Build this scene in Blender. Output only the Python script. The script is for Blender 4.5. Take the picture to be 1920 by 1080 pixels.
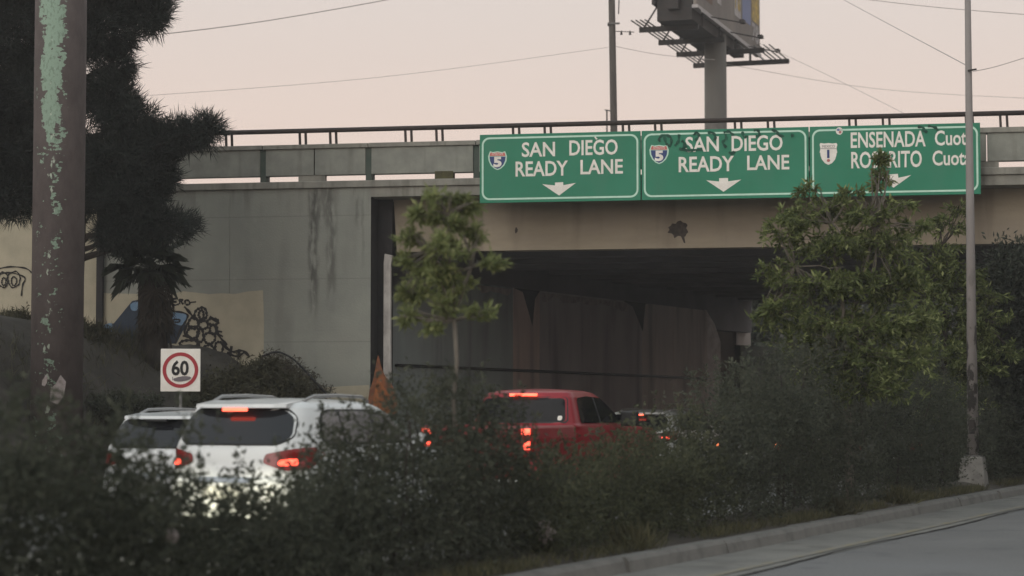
import bpy, math, random
import numpy as np
from mathutils import Vector, Matrix
R = math.radians
random.seed(7); RNG = np.random.default_rng(7)
scene = bpy.context.scene
for o in list(bpy.data.objects): bpy.data.objects.remove(o)
COL = scene.collection

# ---------------------------------------------------------------- camera
FPX, HOR, CAMZ = 4000.0, 755.0, 1.7
PITCH = math.atan((HOR - 540) / FPX)
cam = bpy.data.cameras.new('camera'); camo = bpy.data.objects.new('camera', cam); COL.objects.link(camo)
cam.sensor_width = 36; cam.lens = FPX / 1920 * 36; cam.clip_start = .1; cam.clip_end = 6000
camo.location = (0, 0, CAMZ); camo.rotation_euler = (R(90) + PITCH, 0, 0)
cam.dof.use_dof = True; cam.dof.focus_distance = 43; cam.dof.aperture_fstop = 1.5
scene.camera = camo

# ---------------------------------------------------------------- world: dusk sky, pink near the horizon
SUN_AZ, SUN_EL = 217.0, 24.0          # compass bearing of the afterglow (behind-left of the camera), elevation
world = bpy.data.worlds.new('World'); scene.world = world; world.use_nodes = True
wn, wl = world.node_tree.nodes, world.node_tree.links
wn.clear()
wo = wn.new('ShaderNodeOutputWorld'); bg = wn.new('ShaderNodeBackground'); bg.inputs['Strength'].default_value = .1
sky = wn.new('ShaderNodeTexSky'); sky.sky_type = 'NISHITA'; sky.sun_disc = False
sky.sun_elevation = R(SUN_EL); sky.sun_rotation = R(SUN_AZ); sky.dust_density = 3; sky.air_density = 1.2
tc = wn.new('ShaderNodeTexCoord'); sep = wn.new('ShaderNodeSeparateXYZ'); wl.new(tc.outputs['Generated'], sep.inputs[0])
ramp = wn.new('ShaderNodeValToRGB'); wl.new(sep.outputs['Z'], ramp.inputs[0])
ramp.color_ramp.interpolation = 'EASE'
el = ramp.color_ramp.elements
el[0].position = 0.0; el[0].color = (.83, .62, .515, 1)
el[1].position = 1.0; el[1].color = (.54, .61, .65, 1)
e = el.new(.10); e.color = (.785, .63, .55, 1)
e = el.new(.22); e.color = (.715, .64, .595, 1)
e = el.new(.5); e.color = (.62, .645, .645, 1)
sc10 = wn.new('ShaderNodeVectorMath'); sc10.operation = 'SCALE'; sc10.inputs['Scale'].default_value = 11.0
wl.new(ramp.outputs[0], sc10.inputs[0])
mx = wn.new('ShaderNodeMix'); mx.data_type = 'RGBA'; mx.inputs[0].default_value = .96
wl.new(sky.outputs[0], mx.inputs[6]); wl.new(sc10.outputs[0], mx.inputs[7])
wl.new(mx.outputs[2], bg.inputs['Color']); wl.new(bg.outputs[0], wo.inputs[0])

# ---------------------------------------------------------------- soft dusk sun (afterglow)
sl = bpy.data.lights.new('sun', 'SUN'); sl.energy = 1.15; sl.angle = R(50); sl.color = (1, .96, .90)
so = bpy.data.objects.new('sun', sl); COL.objects.link(so)
a = R(SUN_AZ); tosun = Vector((math.sin(a) * math.cos(R(SUN_EL)), math.cos(a) * math.cos(R(SUN_EL)), math.sin(R(SUN_EL))))
so.rotation_euler = (-tosun).to_track_quat('-Z', 'Y').to_euler(); so.location = (0, -20, 60)

scene.render.engine = 'CYCLES'
vs = scene.view_settings
vs.view_transform = 'Standard'; vs.look = 'None'; vs.exposure = 0.0; vs.gamma = 1.0; vs.use_curve_mapping = False
scene.cycles.use_denoising = True; scene.cycles.max_bounces = 8; scene.cycles.transparent_max_bounces = 8
scene.cycles.use_adaptive_sampling = True; scene.cycles.sample_clamp_indirect = 4

# ---------------------------------------------------------------- coordinates
YAW = R(24.5)
NX, NY, UX, UY = math.cos(YAW), -math.sin(YAW), math.sin(YAW), math.cos(YAW)
def rd(n, t, z=0.0): return Vector((n * NX + t * UX, n * NY + t * UY, z))      # road frame: n to the right, t along
def to_nt(x, y): return (x * NX + y * NY, x * UX + y * UY)
def ray(px, py):
    x, y = (px - 960) / FPX, (540 - py) / FPX
    return Vector((x, math.cos(PITCH) - y * math.sin(PITCH), math.sin(PITCH) + y * math.cos(PITCH)))
def at(px, py, D):
    r = ray(px, py); return Vector((0, 0, CAMZ)) + r * (D / r.y)
def hatz(py, D): return at(960, py, D).z
def at_n(px, n):                                                                # depth of image column px on lane offset n
    return n / ((px - 960) / FPX * NX + NY)
BA = R(11)
BX = Vector((math.cos(BA), -math.sin(BA), 0)); BN = Vector((math.sin(BA), math.cos(BA), 0))
BO = Vector((-2.53, 46, 0)) - BN * .7
def bl(px, py, yl=0.0):                                                         # image point on a plane parallel to the bridge face
    r = ray(px, py); c = Vector((0, 0, CAMZ)) - BO
    k = (yl - c.dot(BN)) / r.dot(BN); p = c + r * k
    return p.dot(BX), p.z
def bw(x, y, z): return BO + BX * x + BN * y + Vector((0, 0, z))
def to_b(v): d = v - BO; return Vector((d.dot(BX), d.dot(BN), v.z))

# ---------------------------------------------------------------- object helpers
def tag(o, label=None, cat=None, group=None, kind=None):
    if label: o['label'] = label
    if cat: o['category'] = cat
    if group: o['group'] = group
    if kind: o['kind'] = kind
    return o
def empty(name, loc=(0, 0, 0), rz=0, **k):
    o = bpy.data.objects.new(name, None); COL.objects.link(o); o.location = loc; o.rotation_euler = (0, 0, rz)
    o.empty_display_size = .2
    return tag(o, **k)
class MB:
    def __init__(s): s.v = []; s.f = []
    def add(s, vs, fs):
        b = len(s.v); s.v += [tuple(v) for v in vs]; s.f += [tuple(b + i for i in f) for f in fs]; return s
    def box(s, x0, x1, y0, y1, z0, z1, fn=None):
        v = [(x, y, z) for z in (z0, z1) for y in (y0, y1) for x in (x0, x1)]
        if fn: v = [fn(*p) for p in v]
        return s.add(v, [(0, 2, 3, 1), (4, 5, 7, 6), (0, 1, 5, 4), (2, 6, 7, 3), (0, 4, 6, 2), (1, 3, 7, 5)])
    def bar(s, a, b, w, h):
        a, b = Vector(a), Vector(b); d = (b - a).normalized()
        up = Vector((0, 0, 1)) if abs(d.z) < .95 else Vector((1, 0, 0))
        r = d.cross(up).normalized(); u = r.cross(d)
        v = [p + r * (i * w / 2) + u * (j * h / 2) for p in (a, b) for i, j in ((-1, -1), (1, -1), (1, 1), (-1, 1))]
        return s.add(v, [(3, 2, 1, 0), (4, 5, 6, 7), (0, 1, 5, 4), (1, 2, 6, 5), (2, 3, 7, 6), (3, 0, 4, 7)])
    def tube(s, pts, rad, n=8, cap=True):
        pts = [Vector(p) for p in pts]
        if not hasattr(rad, '__len__'): rad = [rad] * len(pts)
        vs, fs = [], []
        for i, p in enumerate(pts):
            d = (pts[min(i + 1, len(pts) - 1)] - pts[max(i - 1, 0)]).normalized()
            up = Vector((0, 0, 1)) if abs(d.z) < .9 else Vector((0, 1, 0))
            r = d.cross(up).normalized(); u = r.cross(d)
            for k in range(n):
                th = 2 * math.pi * k / n; vs.append(p + r * (rad[i] * math.cos(th)) + u * (rad[i] * math.sin(th)))
        for i in range(len(pts) - 1):
            for k in range(n):
                k2 = (k + 1) % n; fs.append((i * n + k, i * n + k2, (i + 1) * n + k2, (i + 1) * n + k))
        if cap:
            fs.append(tuple(reversed(range(n)))); fs.append(tuple((len(pts) - 1) * n + k for k in range(n)))
        return s.add(vs, fs)
    def prism(s, outline, y0, y1):                       # outline in (x,z), extruded along y
        n = len(outline); v = [(x, y0, z) for x, z in outline] + [(x, y1, z) for x, z in outline]
        return s.add(v, [tuple(range(n)), tuple(reversed(range(n, 2 * n)))] + [(i, i + n, (i + 1) % n + n, (i + 1) % n) for i in range(n)])
    def build(s, name, m, parent=None, smooth=False, bevel=0, **k):
        me = bpy.data.meshes.new(name); me.from_pydata(s.v, [], s.f); me.update()
        return link(me, name, m, parent, smooth, bevel, **k)
def link(me, name, m, parent=None, smooth=False, bevel=0, **k):
    o = bpy.data.objects.new(name, me); COL.objects.link(o)
    if m: me.materials.append(m)
    if smooth:
        me.polygons.foreach_set('use_smooth', [True] * len(me.polygons))
    if bevel:
        b = o.modifiers.new('bevel', 'BEVEL'); b.width = bevel; b.segments = 2; b.limit_method = 'ANGLE'
    if parent: o.parent = parent
    return tag(o, **k)
def spline(pts, n=6, closed=False):
    out = []; m = len(pts)
    P = lambda i: np.array(pts[i % m] if closed else pts[max(0, min(m - 1, i))], float)
    for i in range(m if closed else m - 1):
        p0, p1, p2, p3 = P(i - 1), P(i), P(i + 1), P(i + 2)
        for k in range(n):
            t = k / n
            out.append(tuple(.5 * (2 * p1 + (p2 - p0) * t + (2 * p0 - 5 * p1 + 4 * p2 - p3) * t * t + (3 * p1 - p0 - 3 * p2 + p3) * t ** 3)))
    if not closed: out.append(tuple(map(float, pts[-1])))
    return out
def copy_tree(o, parent=None):
    c = o.copy(); COL.objects.link(c); c.parent = parent
    for ch in [q for q in bpy.data.objects if q.parent == o]: copy_tree(ch, c)
    return c

# ---------------------------------------------------------------- materials
def mat(name, col, rough=.8, col2=None, scale=3, contrast=(.35, .65), bump=0, bscale=40, metal=0, spec=.4, stretch=(1, 1, 1), col3=None, scale3=.4, emit=None, estr=0, coat=0, detail=6):
    m = bpy.data.materials.new(name); m.use_nodes = True; N, L = m.node_tree.nodes, m.node_tree.links
    b = N['Principled BSDF']; b.inputs['Roughness'].default_value = rough; b.inputs['Metallic'].default_value = metal
    b.inputs['Specular IOR Level'].default_value = spec; b.inputs['Base Color'].default_value = (*col, 1); b.inputs['Coat Weight'].default_value = coat
    if emit: b.inputs['Emission Color'].default_value = (*emit, 1); b.inputs['Emission Strength'].default_value = estr
    t = N.new('ShaderNodeTexCoord'); mp = N.new('ShaderNodeMapping'); L.new(t.outputs['Object'], mp.inputs[0]); mp.inputs['Scale'].default_value = stretch
    last = None
    def nmix(prev, c, sc, lo, hi, det):
        nz = N.new('ShaderNodeTexNoise'); nz.inputs['Scale'].default_value = sc; nz.inputs['Detail'].default_value = det; nz.inputs['Roughness'].default_value = .62
        L.new(mp.outputs[0], nz.inputs[0])
        r = N.new('ShaderNodeMapRange'); r.inputs[1].default_value = lo; r.inputs[2].default_value = hi; L.new(nz.outputs[0], r.inputs[0])
        x = N.new('ShaderNodeMix'); x.data_type = 'RGBA'; L.new(r.outputs[0], x.inputs[0])
        if prev is None: x.inputs[6].default_value = (*col, 1)
        else: L.new(prev, x.inputs[6])
        x.inputs[7].default_value = (*c, 1); return x.outputs[2]
    if col2: last = nmix(None, col2, scale, contrast[0], contrast[1], detail)
    if col3: last = nmix(last, col3, scale3, .45, .75, 4)
    if last is not None: L.new(last, b.inputs['Base Color'])
    if bump:
        nz = N.new('ShaderNodeTexNoise'); nz.inputs['Scale'].default_value = bscale; nz.inputs['Detail'].default_value = 5
        L.new(t.outputs['Object'], nz.inputs[0]); bp = N.new('ShaderNodeBump'); bp.inputs['Strength'].default_value = bump; bp.inputs['Distance'].default_value = .02
        L.new(nz.outputs[0], bp.inputs['Height']); L.new(bp.outputs[0], b.inputs['Normal'])
    m['last'] = ''
    return m
def leafmat(name, c1, c2, trans=.25, rough=.75, c3=None, spec=.15):
    m = bpy.data.materials.new(name); m.use_nodes = True; N, L = m.node_tree.nodes, m.node_tree.links
    b = N['Principled BSDF']; b.inputs['Roughness'].default_value = rough; b.inputs['Specular IOR Level'].default_value = spec
    g = N.new('ShaderNodeNewGeometry'); x = N.new('ShaderNodeValToRGB'); L.new(g.outputs['Random Per Island'], x.inputs[0])
    e_ = x.color_ramp.elements; e_[0].color = (*c1, 1); e_[1].color = (*c2, 1); e_[1].position = .85 if c3 else 1.0
    if c3: q = e_.new(1.0); q.color = (*c3, 1)
    # slow drift of tone through the plant, so twigs differ from one another
    t = N.new('ShaderNodeTexCoord'); nz = N.new('ShaderNodeTexNoise'); nz.inputs['Scale'].default_value = 2.2; nz.inputs['Detail'].default_value = 3; L.new(t.outputs['Object'], nz.inputs[0])
    r = N.new('ShaderNodeMapRange'); r.inputs[1].default_value = .3; r.inputs[2].default_value = .7; r.inputs[3].default_value = .65; r.inputs[4].default_value = 1.3; L.new(nz.outputs[0], r.inputs[0])
    v = N.new('ShaderNodeVectorMath'); v.operation = 'SCALE'; L.new(x.outputs[0], v.inputs[0]); L.new(r.outputs[0], v.inputs['Scale'])
    L.new(v.outputs[0], b.inputs['Base Color'])
    tr = N.new('ShaderNodeBsdfTranslucent'); L.new(v.outputs[0], tr.inputs[0]); ms = N.new('ShaderNodeMixShader'); ms.inputs[0].default_value = trans
    L.new(b.outputs[0], ms.inputs[1]); L.new(tr.outputs[0], ms.inputs[2]); L.new(ms.outputs[0], N['Material Output'].inputs[0])
    return m
class NG:                                                 # tiny helper for hand-made masks
    def __init__(s, m): s.m = m; s.N, s.L = m.node_tree.nodes, m.node_tree.links
    def val(s, sock, i, v):
        if hasattr(v, 'is_linked') or hasattr(v, 'links'): s.L.new(v, sock.inputs[i])
        else: sock.inputs[i].default_value = v
    def math(s, op, a, b=0.0, c=0.0):
        n = s.N.new('ShaderNodeMath'); n.operation = op; s.val(n, 0, a); s.val(n, 1, b); s.val(n, 2, c); return n.outputs[0]
    def step(s, x, lo, hi, a=0.0, b=1.0):
        n = s.N.new('ShaderNodeMapRange'); n.interpolation_type = 'SMOOTHSTEP'; s.val(n, 0, x); s.val(n, 1, lo); s.val(n, 2, hi); s.val(n, 3, a); s.val(n, 4, b); return n.outputs[0]
    def noise(s, vec, scale, stretch=(1, 1, 1), det=5):
        mp = s.N.new('ShaderNodeMapping'); mp.inputs['Scale'].default_value = stretch; s.L.new(vec, mp.inputs[0])
        n = s.N.new('ShaderNodeTexNoise'); n.inputs['Scale'].default_value = scale; n.inputs['Detail'].default_value = det; s.L.new(mp.outputs[0], n.inputs[0]); return n.outputs[0]
    def coords(s):
        t = s.N.new('ShaderNodeTexCoord'); q = s.N.new('ShaderNodeSeparateXYZ'); s.L.new(t.outputs['Object'], q.inputs[0]); return t.outputs['Object'], q.outputs
    def over(s, mask, col):
        b = s.N['Principled BSDF']; x = s.N.new('ShaderNodeMix'); x.data_type = 'RGBA'; bc = b.inputs['Base Color']
        if bc.links: s.L.new(bc.links[0].from_socket, x.inputs[6])
        else: x.inputs[6].default_value = bc.default_value
        x.inputs[7].default_value = (*col, 1); s.val(x, 0, mask); s.L.new(x.outputs[2], bc)

M = {}
M['wall'] = mat('stained_concrete', (.305, .315, .275), .9, (.25, .259, .23), 1.1, bump=.25, bscale=25, col3=(.30, .30, .26), scale3=.35)
M['deck'] = mat('deck_concrete', (.31, .30, .26), .9, (.21, .205, .18), 2.5, bump=.25, bscale=22, stretch=(1, 1, .6))
M['parapet'] = mat('parapet_concrete', (.30, .305, .265), .9, (.215, .22, .195), 2.2, bump=.2, bscale=30)
M['post'] = mat('parapet_post_paint', (.06, .085, .07), .8, (.085, .10, .085), 5)
M['beam'] = mat('girder_concrete', (.345, .295, .22), .9, (.285, .243, .183), 1.5, bump=.15, bscale=20, stretch=(.5, 1, 2), col3=(.30, .255, .205), scale3=.5)
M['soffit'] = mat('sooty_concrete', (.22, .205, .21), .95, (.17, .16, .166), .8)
M['darkrecess'] = mat('dark_paint_and_shade', (.022, .021, .023), .85, (.034, .031, .032), 4)  # black paint that also stands in for shade in the recess
M['tan'] = mat('tan_wall_paint', (.46, .415, .31), .9, (.38, .345, .26), 2.2, bump=.15, bscale=25)
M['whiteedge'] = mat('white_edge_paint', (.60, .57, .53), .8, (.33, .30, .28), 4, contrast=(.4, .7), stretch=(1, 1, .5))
M['wallend'] = mat('wall_end_skylit', (.85, .80, .77), .8, (.62, .56, .53), 4)  # paled to imitate sky light from the far side
M['darkwing'] = mat('dark_back_wall', (.035, .038, .028), .95, (.06, .058, .045), 2)  # kept dark so no pale specks show through the hedge
M['asphalt'] = mat('worn_asphalt', (.165, .162, .158), .88, (.13, .128, .126), .5, bump=.3, bscale=120, col3=(.18, .182, .184), scale3=.25)
M['lane'] = mat('lane_asphalt', (.19, .188, .185), .9, (.15, .148, .146), 1, bump=.3, bscale=100)
M['gutter'] = mat('gutter_concrete', (.205, .20, .182), .9, (.15, .147, .137), .9, bump=.3, bscale=60, col3=(.235, .225, .20), scale3=.4)
M['kerb'] = mat('kerb_concrete', (.185, .178, .163), .9, (.15, .146, .136), 3, bump=.4, bscale=40)
M['soil'] = mat('dry_soil', (.085, .074, .06), .97, (.05, .044, .037), 3, bump=.8, bscale=18)
M['bank'] = mat('bank_soil', (.058, .052, .044), .97, (.032, .029, .026), 2.2, bump=.9, bscale=14, col3=(.10, .09, .075), scale3=1.1)
M['yellow'] = mat('faded_yellow_line', (.235, .20, .115), .85, (.20, .19, .168), 2.2, contrast=(.35, .55))
M['joint'] = mat('tar_joint', (.022, .02, .018), .9)
M['whiteline'] = mat('faded_white_line', (.4, .4, .38), .85, (.15, .15, .15), 3)
M['green'] = mat('sign_green', (.020, .195, .11), .5, (.027, .22, .13), 1.2, spec=.3)
M['greenedge'] = mat('sign_frame_green', (.015, .14, .08), .6)
M['signwhite'] = mat('sign_white', (.86, .83, .77), .5, (.74, .70, .63), 4)
M['border'] = mat('sign_border', (.55, .80, .66), .5, (.48, .70, .57), 5)
M['signred'] = mat('shield_red', (.62, .12, .10), .5, (.52, .16, .14), 9)
M['signblue'] = mat('shield_blue', (.022, .05, .17), .5)
M['ink'] = mat('black_spray', (.012, .055, .038), .8, (.018, .13, .08), 7, contrast=(.45, .7))
M['black'] = mat('black_paint', (.014, .014, .015), .7)
M['redring'] = mat('speed_ring_red', (.36, .03, .04), .55)
M['galv'] = mat('galvanised_steel', (.20, .19, .18), .65, (.14, .135, .13), 5, metal=.2)
M['rail'] = mat('rail_steel', (.035, .028, .027), .7, (.05, .037, .032), 6)
M['steel'] = mat('dark_steel', (.020, .017, .017), .7, (.036, .028, .025), 3)
M['monopole'] = mat('monopole_steel', (.15, .14, .125), .75, (.12, .112, .10), 1.5, stretch=(1, 1, .3))
M['wood'] = mat('grey_wood_pole', (.10, .088, .078), .9, (.07, .06, .055), 8, stretch=(1, 1, .1))
M['bark'] = mat('bark', (.055, .045, .038), .95, (.03, .025, .022), 8, bump=.8, bscale=20)
M['palebark'] = mat('pale_bark', (.17, .15, .125), .9, (.10, .09, .075), 12, stretch=(1, 1, .3))
M['thatch'] = mat('palm_thatch', (.04, .034, .028), .95, (.022, .019, .017), 14, stretch=(1, 1, .2))
M['hedge'] = leafmat('hedge_leaf', (.062, .070, .054), (.118, .125, .092), .45, 1.0, spec=.04)
M['hedge2'] = leafmat('hedge_leaf_warm', (.064, .072, .048), (.13, .135, .082), .45, 1.0, spec=.04)
M['tree'] = leafmat('young_tree_leaf', (.13, .16, .065), (.28, .31, .14), .55, c3=(.42, .43, .2))
M['tree2'] = leafmat('broad_tree_leaf', (.065, .088, .034), (.205, .24, .095), .5, c3=(.42, .45, .2))
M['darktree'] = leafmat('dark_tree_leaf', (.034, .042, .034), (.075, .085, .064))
M['needle'] = leafmat('pine_needle', (.017, .022, .021), (.042, .051, .044), .2)
M['frond'] = leafmat('palm_leaf', (.028, .036, .030), (.066, .078, .058), .15)
M['drygrass'] = leafmat('dry_grass', (.06, .06, .032), (.16, .15, .085), .2)
M['bankgrass'] = leafmat('bank_weed', (.035, .035, .022), (.10, .095, .06), .2)
M['litter'] = mat('white_plastic', (.36, .32, .31), .6, (.18, .15, .14), 9)
M['carwhite'] = mat('white_car_paint', (.66, .68, .68), .3, coat=.5, spec=.5)
M['carred'] = mat('red_car_paint', (.27, .010, .018), .35, (.23, .008, .015), 3, coat=.25, spec=.35)
M['cargrey'] = mat('grey_car_paint', (.05, .052, .055), .35, coat=.5)
M['carsilver'] = mat('silver_car_paint', (.30, .30, .30), .35, metal=.5, coat=.4)
M['glass'] = mat('tinted_glass', (.012, .013, .016), .06, spec=.6)
M['glassdark'] = mat('dark_glass', (.008, .008, .01), .05, spec=.12)
M['glassgrey'] = mat('grey_glass', (.16, .15, .155), .1, spec=.5)
M['trim'] = mat('black_trim', (.012, .012, .013), .5)
M['rubber'] = mat('tyre_rubber', (.018, .018, .018), .9)
M['rim'] = mat('alloy_rim', (.35, .35, .36), .35, metal=.8)
M['lens'] = mat('red_lens', (.22, .012, .012), .2, coat=.5)
M['lit'] = mat('lit_brake_lamp', (.5, .02, .01), .3, emit=(1, .10, .055), estr=4.5)
M['litsmall'] = mat('lit_amber_lamp', (.5, .1, .01), .3, emit=(1, .26, .10), estr=5)
M['headlamp'] = mat('lit_headlamp', (.8, .8, .7), .2, emit=(1, .95, .7), estr=8)
M['plate'] = mat('number_plate', (.55, .55, .5), .5)
M['chrome'] = mat('chrome', (.6, .6, .6), .15, metal=1)

# wing wall: two dark drain runs below the parapet joint
g = NG(M['wall']); vec, xyz = g.coords()
for px, w, zlen, amt in ((588, .17, 3.3, .8), (622, .16, 3.0, .62), (606, .30, 1.0, .5), (668, .10, 1.0, .5), (680, .05, 2.0, .3)):
    x0, zt = bl(px, 352)
    wob = g.math('MULTIPLY_ADD', g.noise(vec, 1.6, (.4, 1, .7)), .24, x0 - .12)
    d = g.math('ABSOLUTE', g.math('SUBTRACT', xyz[0], wob))
    mk = g.step(d, w * .2, w, 1, 0)
    mk = g.math('MULTIPLY', mk, g.step(xyz[2], zt - zlen, zt - zlen * .55))
    mk = g.math('MULTIPLY', mk, g.step(g.noise(vec, 4, (2.2, 1, .55), 7), .36, .58))
    g.over(g.math('MULTIPLY', mk, amt), (.075, .073, .065))
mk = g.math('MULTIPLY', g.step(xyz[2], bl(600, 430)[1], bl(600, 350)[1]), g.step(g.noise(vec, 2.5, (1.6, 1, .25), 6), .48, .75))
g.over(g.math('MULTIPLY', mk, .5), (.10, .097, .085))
for k_ in range(1, 5):
    g.over(g.step(g.math('ABSOLUTE', g.math('SUBTRACT', xyz[2], 1.35 * k_ + .3)), .004, .018, .30, 0), (.12, .12, .105))
g.over(g.math('MULTIPLY', g.step(g.noise(vec, .9, (1.3, 1, .28), 9), .50, .68), .38), (.15, .152, .135))
g.over(g.math('MULTIPLY', g.step(g.noise(vec, 7, (1, 1, 1), 8), .60, .72), .35), (.34, .34, .30))
g = NG(M['beam']); vec, xyz = g.coords()
g.over(g.math('MULTIPLY', g.step(g.noise(vec, 1.2, (1.6, 1, .18), 8), .50, .70), .42), (.13, .105, .085))
g.over(g.math('MULTIPLY', g.step(g.noise(vec, 9, (1, 1, 1), 6), .62, .75), .3), (.33, .29, .24))
g = NG(M['asphalt']); vec, xyz = g.coords()
g.over(g.math('MULTIPLY', g.step(g.noise(vec, 38, (1, 1, 1), 3), .52, .66), .5), (.075, .077, .08))
g.over(g.math('MULTIPLY', g.step(g.noise(vec, 60, (1, 1, 1), 2), .60, .70), .4), (.27, .27, .265))
g.over(g.math('MULTIPLY', g.step(g.noise(vec, 1.1, (1, 1, 1), 6), .58, .66), .4), (.085, .087, .09))
g = NG(M['gutter']); vec, xyz = g.coords()
g.over(g.math('MULTIPLY', g.step(g.noise(vec, 1.6, (1, 1, 1), 9), .52, .66), .5), (.095, .09, .082))
g.over(g.math('MULTIPLY', g.step(g.noise(vec, 26, (1, 1, 1), 4), .56, .68), .4), (.10, .096, .09))
g = NG(M['kerb']); vec, xyz = g.coords()
g.over(g.math('MULTIPLY', g.step(g.noise(vec, 3, (1, 1, 1), 9), .50, .66), .45), (.095, .09, .082))
g = NG(M['deck']); vec, xyz = g.coords()
g.over(g.math('MULTIPLY', g.step(g.noise(vec, 3, (2, 1, .15), 6), .5, .72), .5), (.11, .105, .09))
g = NG(M['parapet']); vec, xyz = g.coords()
g.over(g.math('MULTIPLY', g.step(g.noise(vec, 2.2, (2, 1, .2), 6), .52, .75), .45), (.12, .118, .102))
# tunnel wall: sooty grime streaks
for key, c, c2 in (('wallA', (.32, .36, .345), (.26, .29, .28)), ('wallB', (.58, .45, .38), (.47, .37, .32)), ('wallC', (.40, .36, .35), (.32, .285, .28)), ('wallD', (.58, .51, .46), (.47, .415, .38))):
    M[key] = mat('tunnel_paint_' + key[-1].lower(), c, .92, c2, 1.0, stretch=(1, 1, .35), bump=.2, bscale=15)
    g = NG(M[key]); vec, xyz = g.coords()
    g.over(g.math('MULTIPLY', g.step(g.noise(vec, 1.4, (1, 1, .12), 5), .48, .72), .55), (.085, .078, .078))
g = NG(M['green']); vec, xyz = g.coords()
g.over(g.math('MULTIPLY', g.step(g.noise(vec, 1.3, (1.4, 1, .35), 7), .48, .72), .35), (.05, .20, .13))
g.over(g.math('MULTIPLY', g.step(g.noise(vec, 18, (1, 1, 1), 3), .66, .72), .35), (.10, .26, .18))
# steel column with flaking green paint
M['peel'] = mat('brown_peeling_steel', (.098, .080, .077), .8, (.066, .053, .051), 5.0, stretch=(1, 1, .5), bump=.4, bscale=22, col3=(.115, .095, .09), scale3=1.2)

# ---------------------------------------------------------------- ground, roads, median
def sheet(name, n0, n1, t0, t1, z, m, nn=1, nt=1, jit=0, **k):
    b = MB(); vs, fs = [], []
    for j in range(nt + 1):
        for i in range(nn + 1):
            vs.append(rd(n0 + (n1 - n0) * i / nn, t0 + (t1 - t0) * j / nt, z + (random.uniform(-jit, jit) if jit else 0)))
    for j in range(nt):
        for i in range(nn):
            q = j * (nn + 1) + i; fs.append((q, q + 1, q + nn + 2, q + nn + 1))
    return b.add(vs, fs).build(name, m, **k)
MB().add([(-2500, -200, -.06), (2500, -200, -.06), (2500, 4500, -.06), (-2500, 4500, -.06)], [(0, 1, 2, 3)]).build('ground', M['soil'], kind='structure')
sheet('road', -6.72, 14, -20, 160, 0, M['asphalt'], kind='structure')
sheet('queue_lanes', -20.1, -9.7, -20, 160, 0, M['lane'], kind='structure')
gut = sheet('gutter', -7.86, -6.72, -20, 160, .004, M['gutter'], kind='structure')
# tar joint and faded edge line, slightly wandering
b = MB(); vs, fs = [], []; n_ = 260
for i in range(n_ + 1):
    t = 5 + i * .3; w = .018 + .014 * random.random(); c = -6.72 + .05 * math.sin(t * .7) + random.uniform(-.012, .012)
    vs += [rd(c - w, t, .009), rd(c + w, t, .009)]
    if i < n_: fs.append((2 * i, 2 * i + 1, 2 * i + 3, 2 * i + 2))
b.add(vs, fs).build('tar_joint', M['joint'], kind='structure')
sheet('edge_line', -6.98, -6.86, 5, 120, .012, M['yellow'], kind='structure')
b = MB()
for n in (-13.0, -16.3):
    for k in range(12):
        t = 6 + k * 9; b.add([rd(n - .06, t, .006), rd(n + .06, t, .006), rd(n + .06, t + 4, .006), rd(n - .06, t + 4, .006)], [(0, 1, 2, 3)])
b.build('lane_marking', M['whiteline'], kind='structure')
# kerbs: one stone per 1.6 m, slightly uneven
for nm, n0, n1, side in (('kerb', -8.06, -7.86, 1), ('far_kerb', -9.7, -9.5, -1)):
    root = empty(nm, kind='structure'); i = 0; t = 2.0
    while t < 75:
        L_ = 3.0; b = MB(); dz = random.uniform(-.006, .006); dn = random.uniform(-.012, .012) + .03 * math.sin(t * .35)
        x0, x1 = n0 + dn, n1 + dn
        prof = [(x0, -.05), (x0, .15 + dz), (x1 - .035 * (side > 0), .15 + dz), (x1, .11 + dz), (x1 + .03 * (side > 0), .0)] if side > 0 else [(x0, 0), (x0, .15 + dz), (x1, .15 + dz), (x1, -.05)]
        m_ = len(prof); v = [rd(n, tt, z) for tt in (t + .006, t + L_ - .006) for n, z in prof]
        b.add(v, [tuple(range(m_)), tuple(reversed(range(m_, 2 * m_)))] + [(q, q + m_, (q + 1) % m_ + m_, (q + 1) % m_) for q in range(m_)])
        b.build('kerb_stone', M['kerb'], root); t += L_
b = MB(); vs, fs = [], []; NNm, NTm = 8, 240
for j in range(NTm + 1):
    for i in range(NNm + 1):
        u = i / NNm; n = -9.5 + u * 1.46; t = 2 + j * .32
        vs.append(rd(n, t, .10 + .14 * math.sin(u * math.pi) + random.uniform(-.025, .025)))
for j in range(NTm):
    for i in range(NNm):
        q = j * (NNm + 1) + i; fs.append((q, q + 1, q + NNm + 2, q + NNm + 1))
b.add(vs, fs).build('median', M['soil'], smooth=True, kind='structure')
def sstep(x, a, b):
    t = max(0, min(1, (x - a) / (b - a))); return t * t * (3 - 2 * t)
def bank_h(n, t):
    h = 2.95 * sstep(-n, 21.7, 25.6)
    h += .18 * math.sin(n * 1.3 + t * .5) * sstep(-n, 21, 23) + .09 * math.sin(n * 3.1 - t * 1.7) * sstep(-n, 21, 23)
    if -n < 21.6: h += .15
    else: h += .15
    return h
b = MB(); vs, fs = [], []; NNm, NTm = 90, 110
for j in range(NTm + 1):
    for i in range(NNm + 1):
        n = -20.1 - (i / NNm) ** 1.6 * 60; t = -5 + j * .5
        vs.append(rd(n, t, bank_h(n, t) + random.uniform(-.03, .03) * (1 if i else 0) - (.12 if i == 0 else 0)))
for j in range(NTm):
    for i in range(NNm):
        q = j * (NNm + 1) + i; fs.append((q, q + NNm + 1, q + NNm + 2, q + 1))
b.add(vs, fs).build('embankment', M['bank'], smooth=True, kind='structure')

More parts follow.
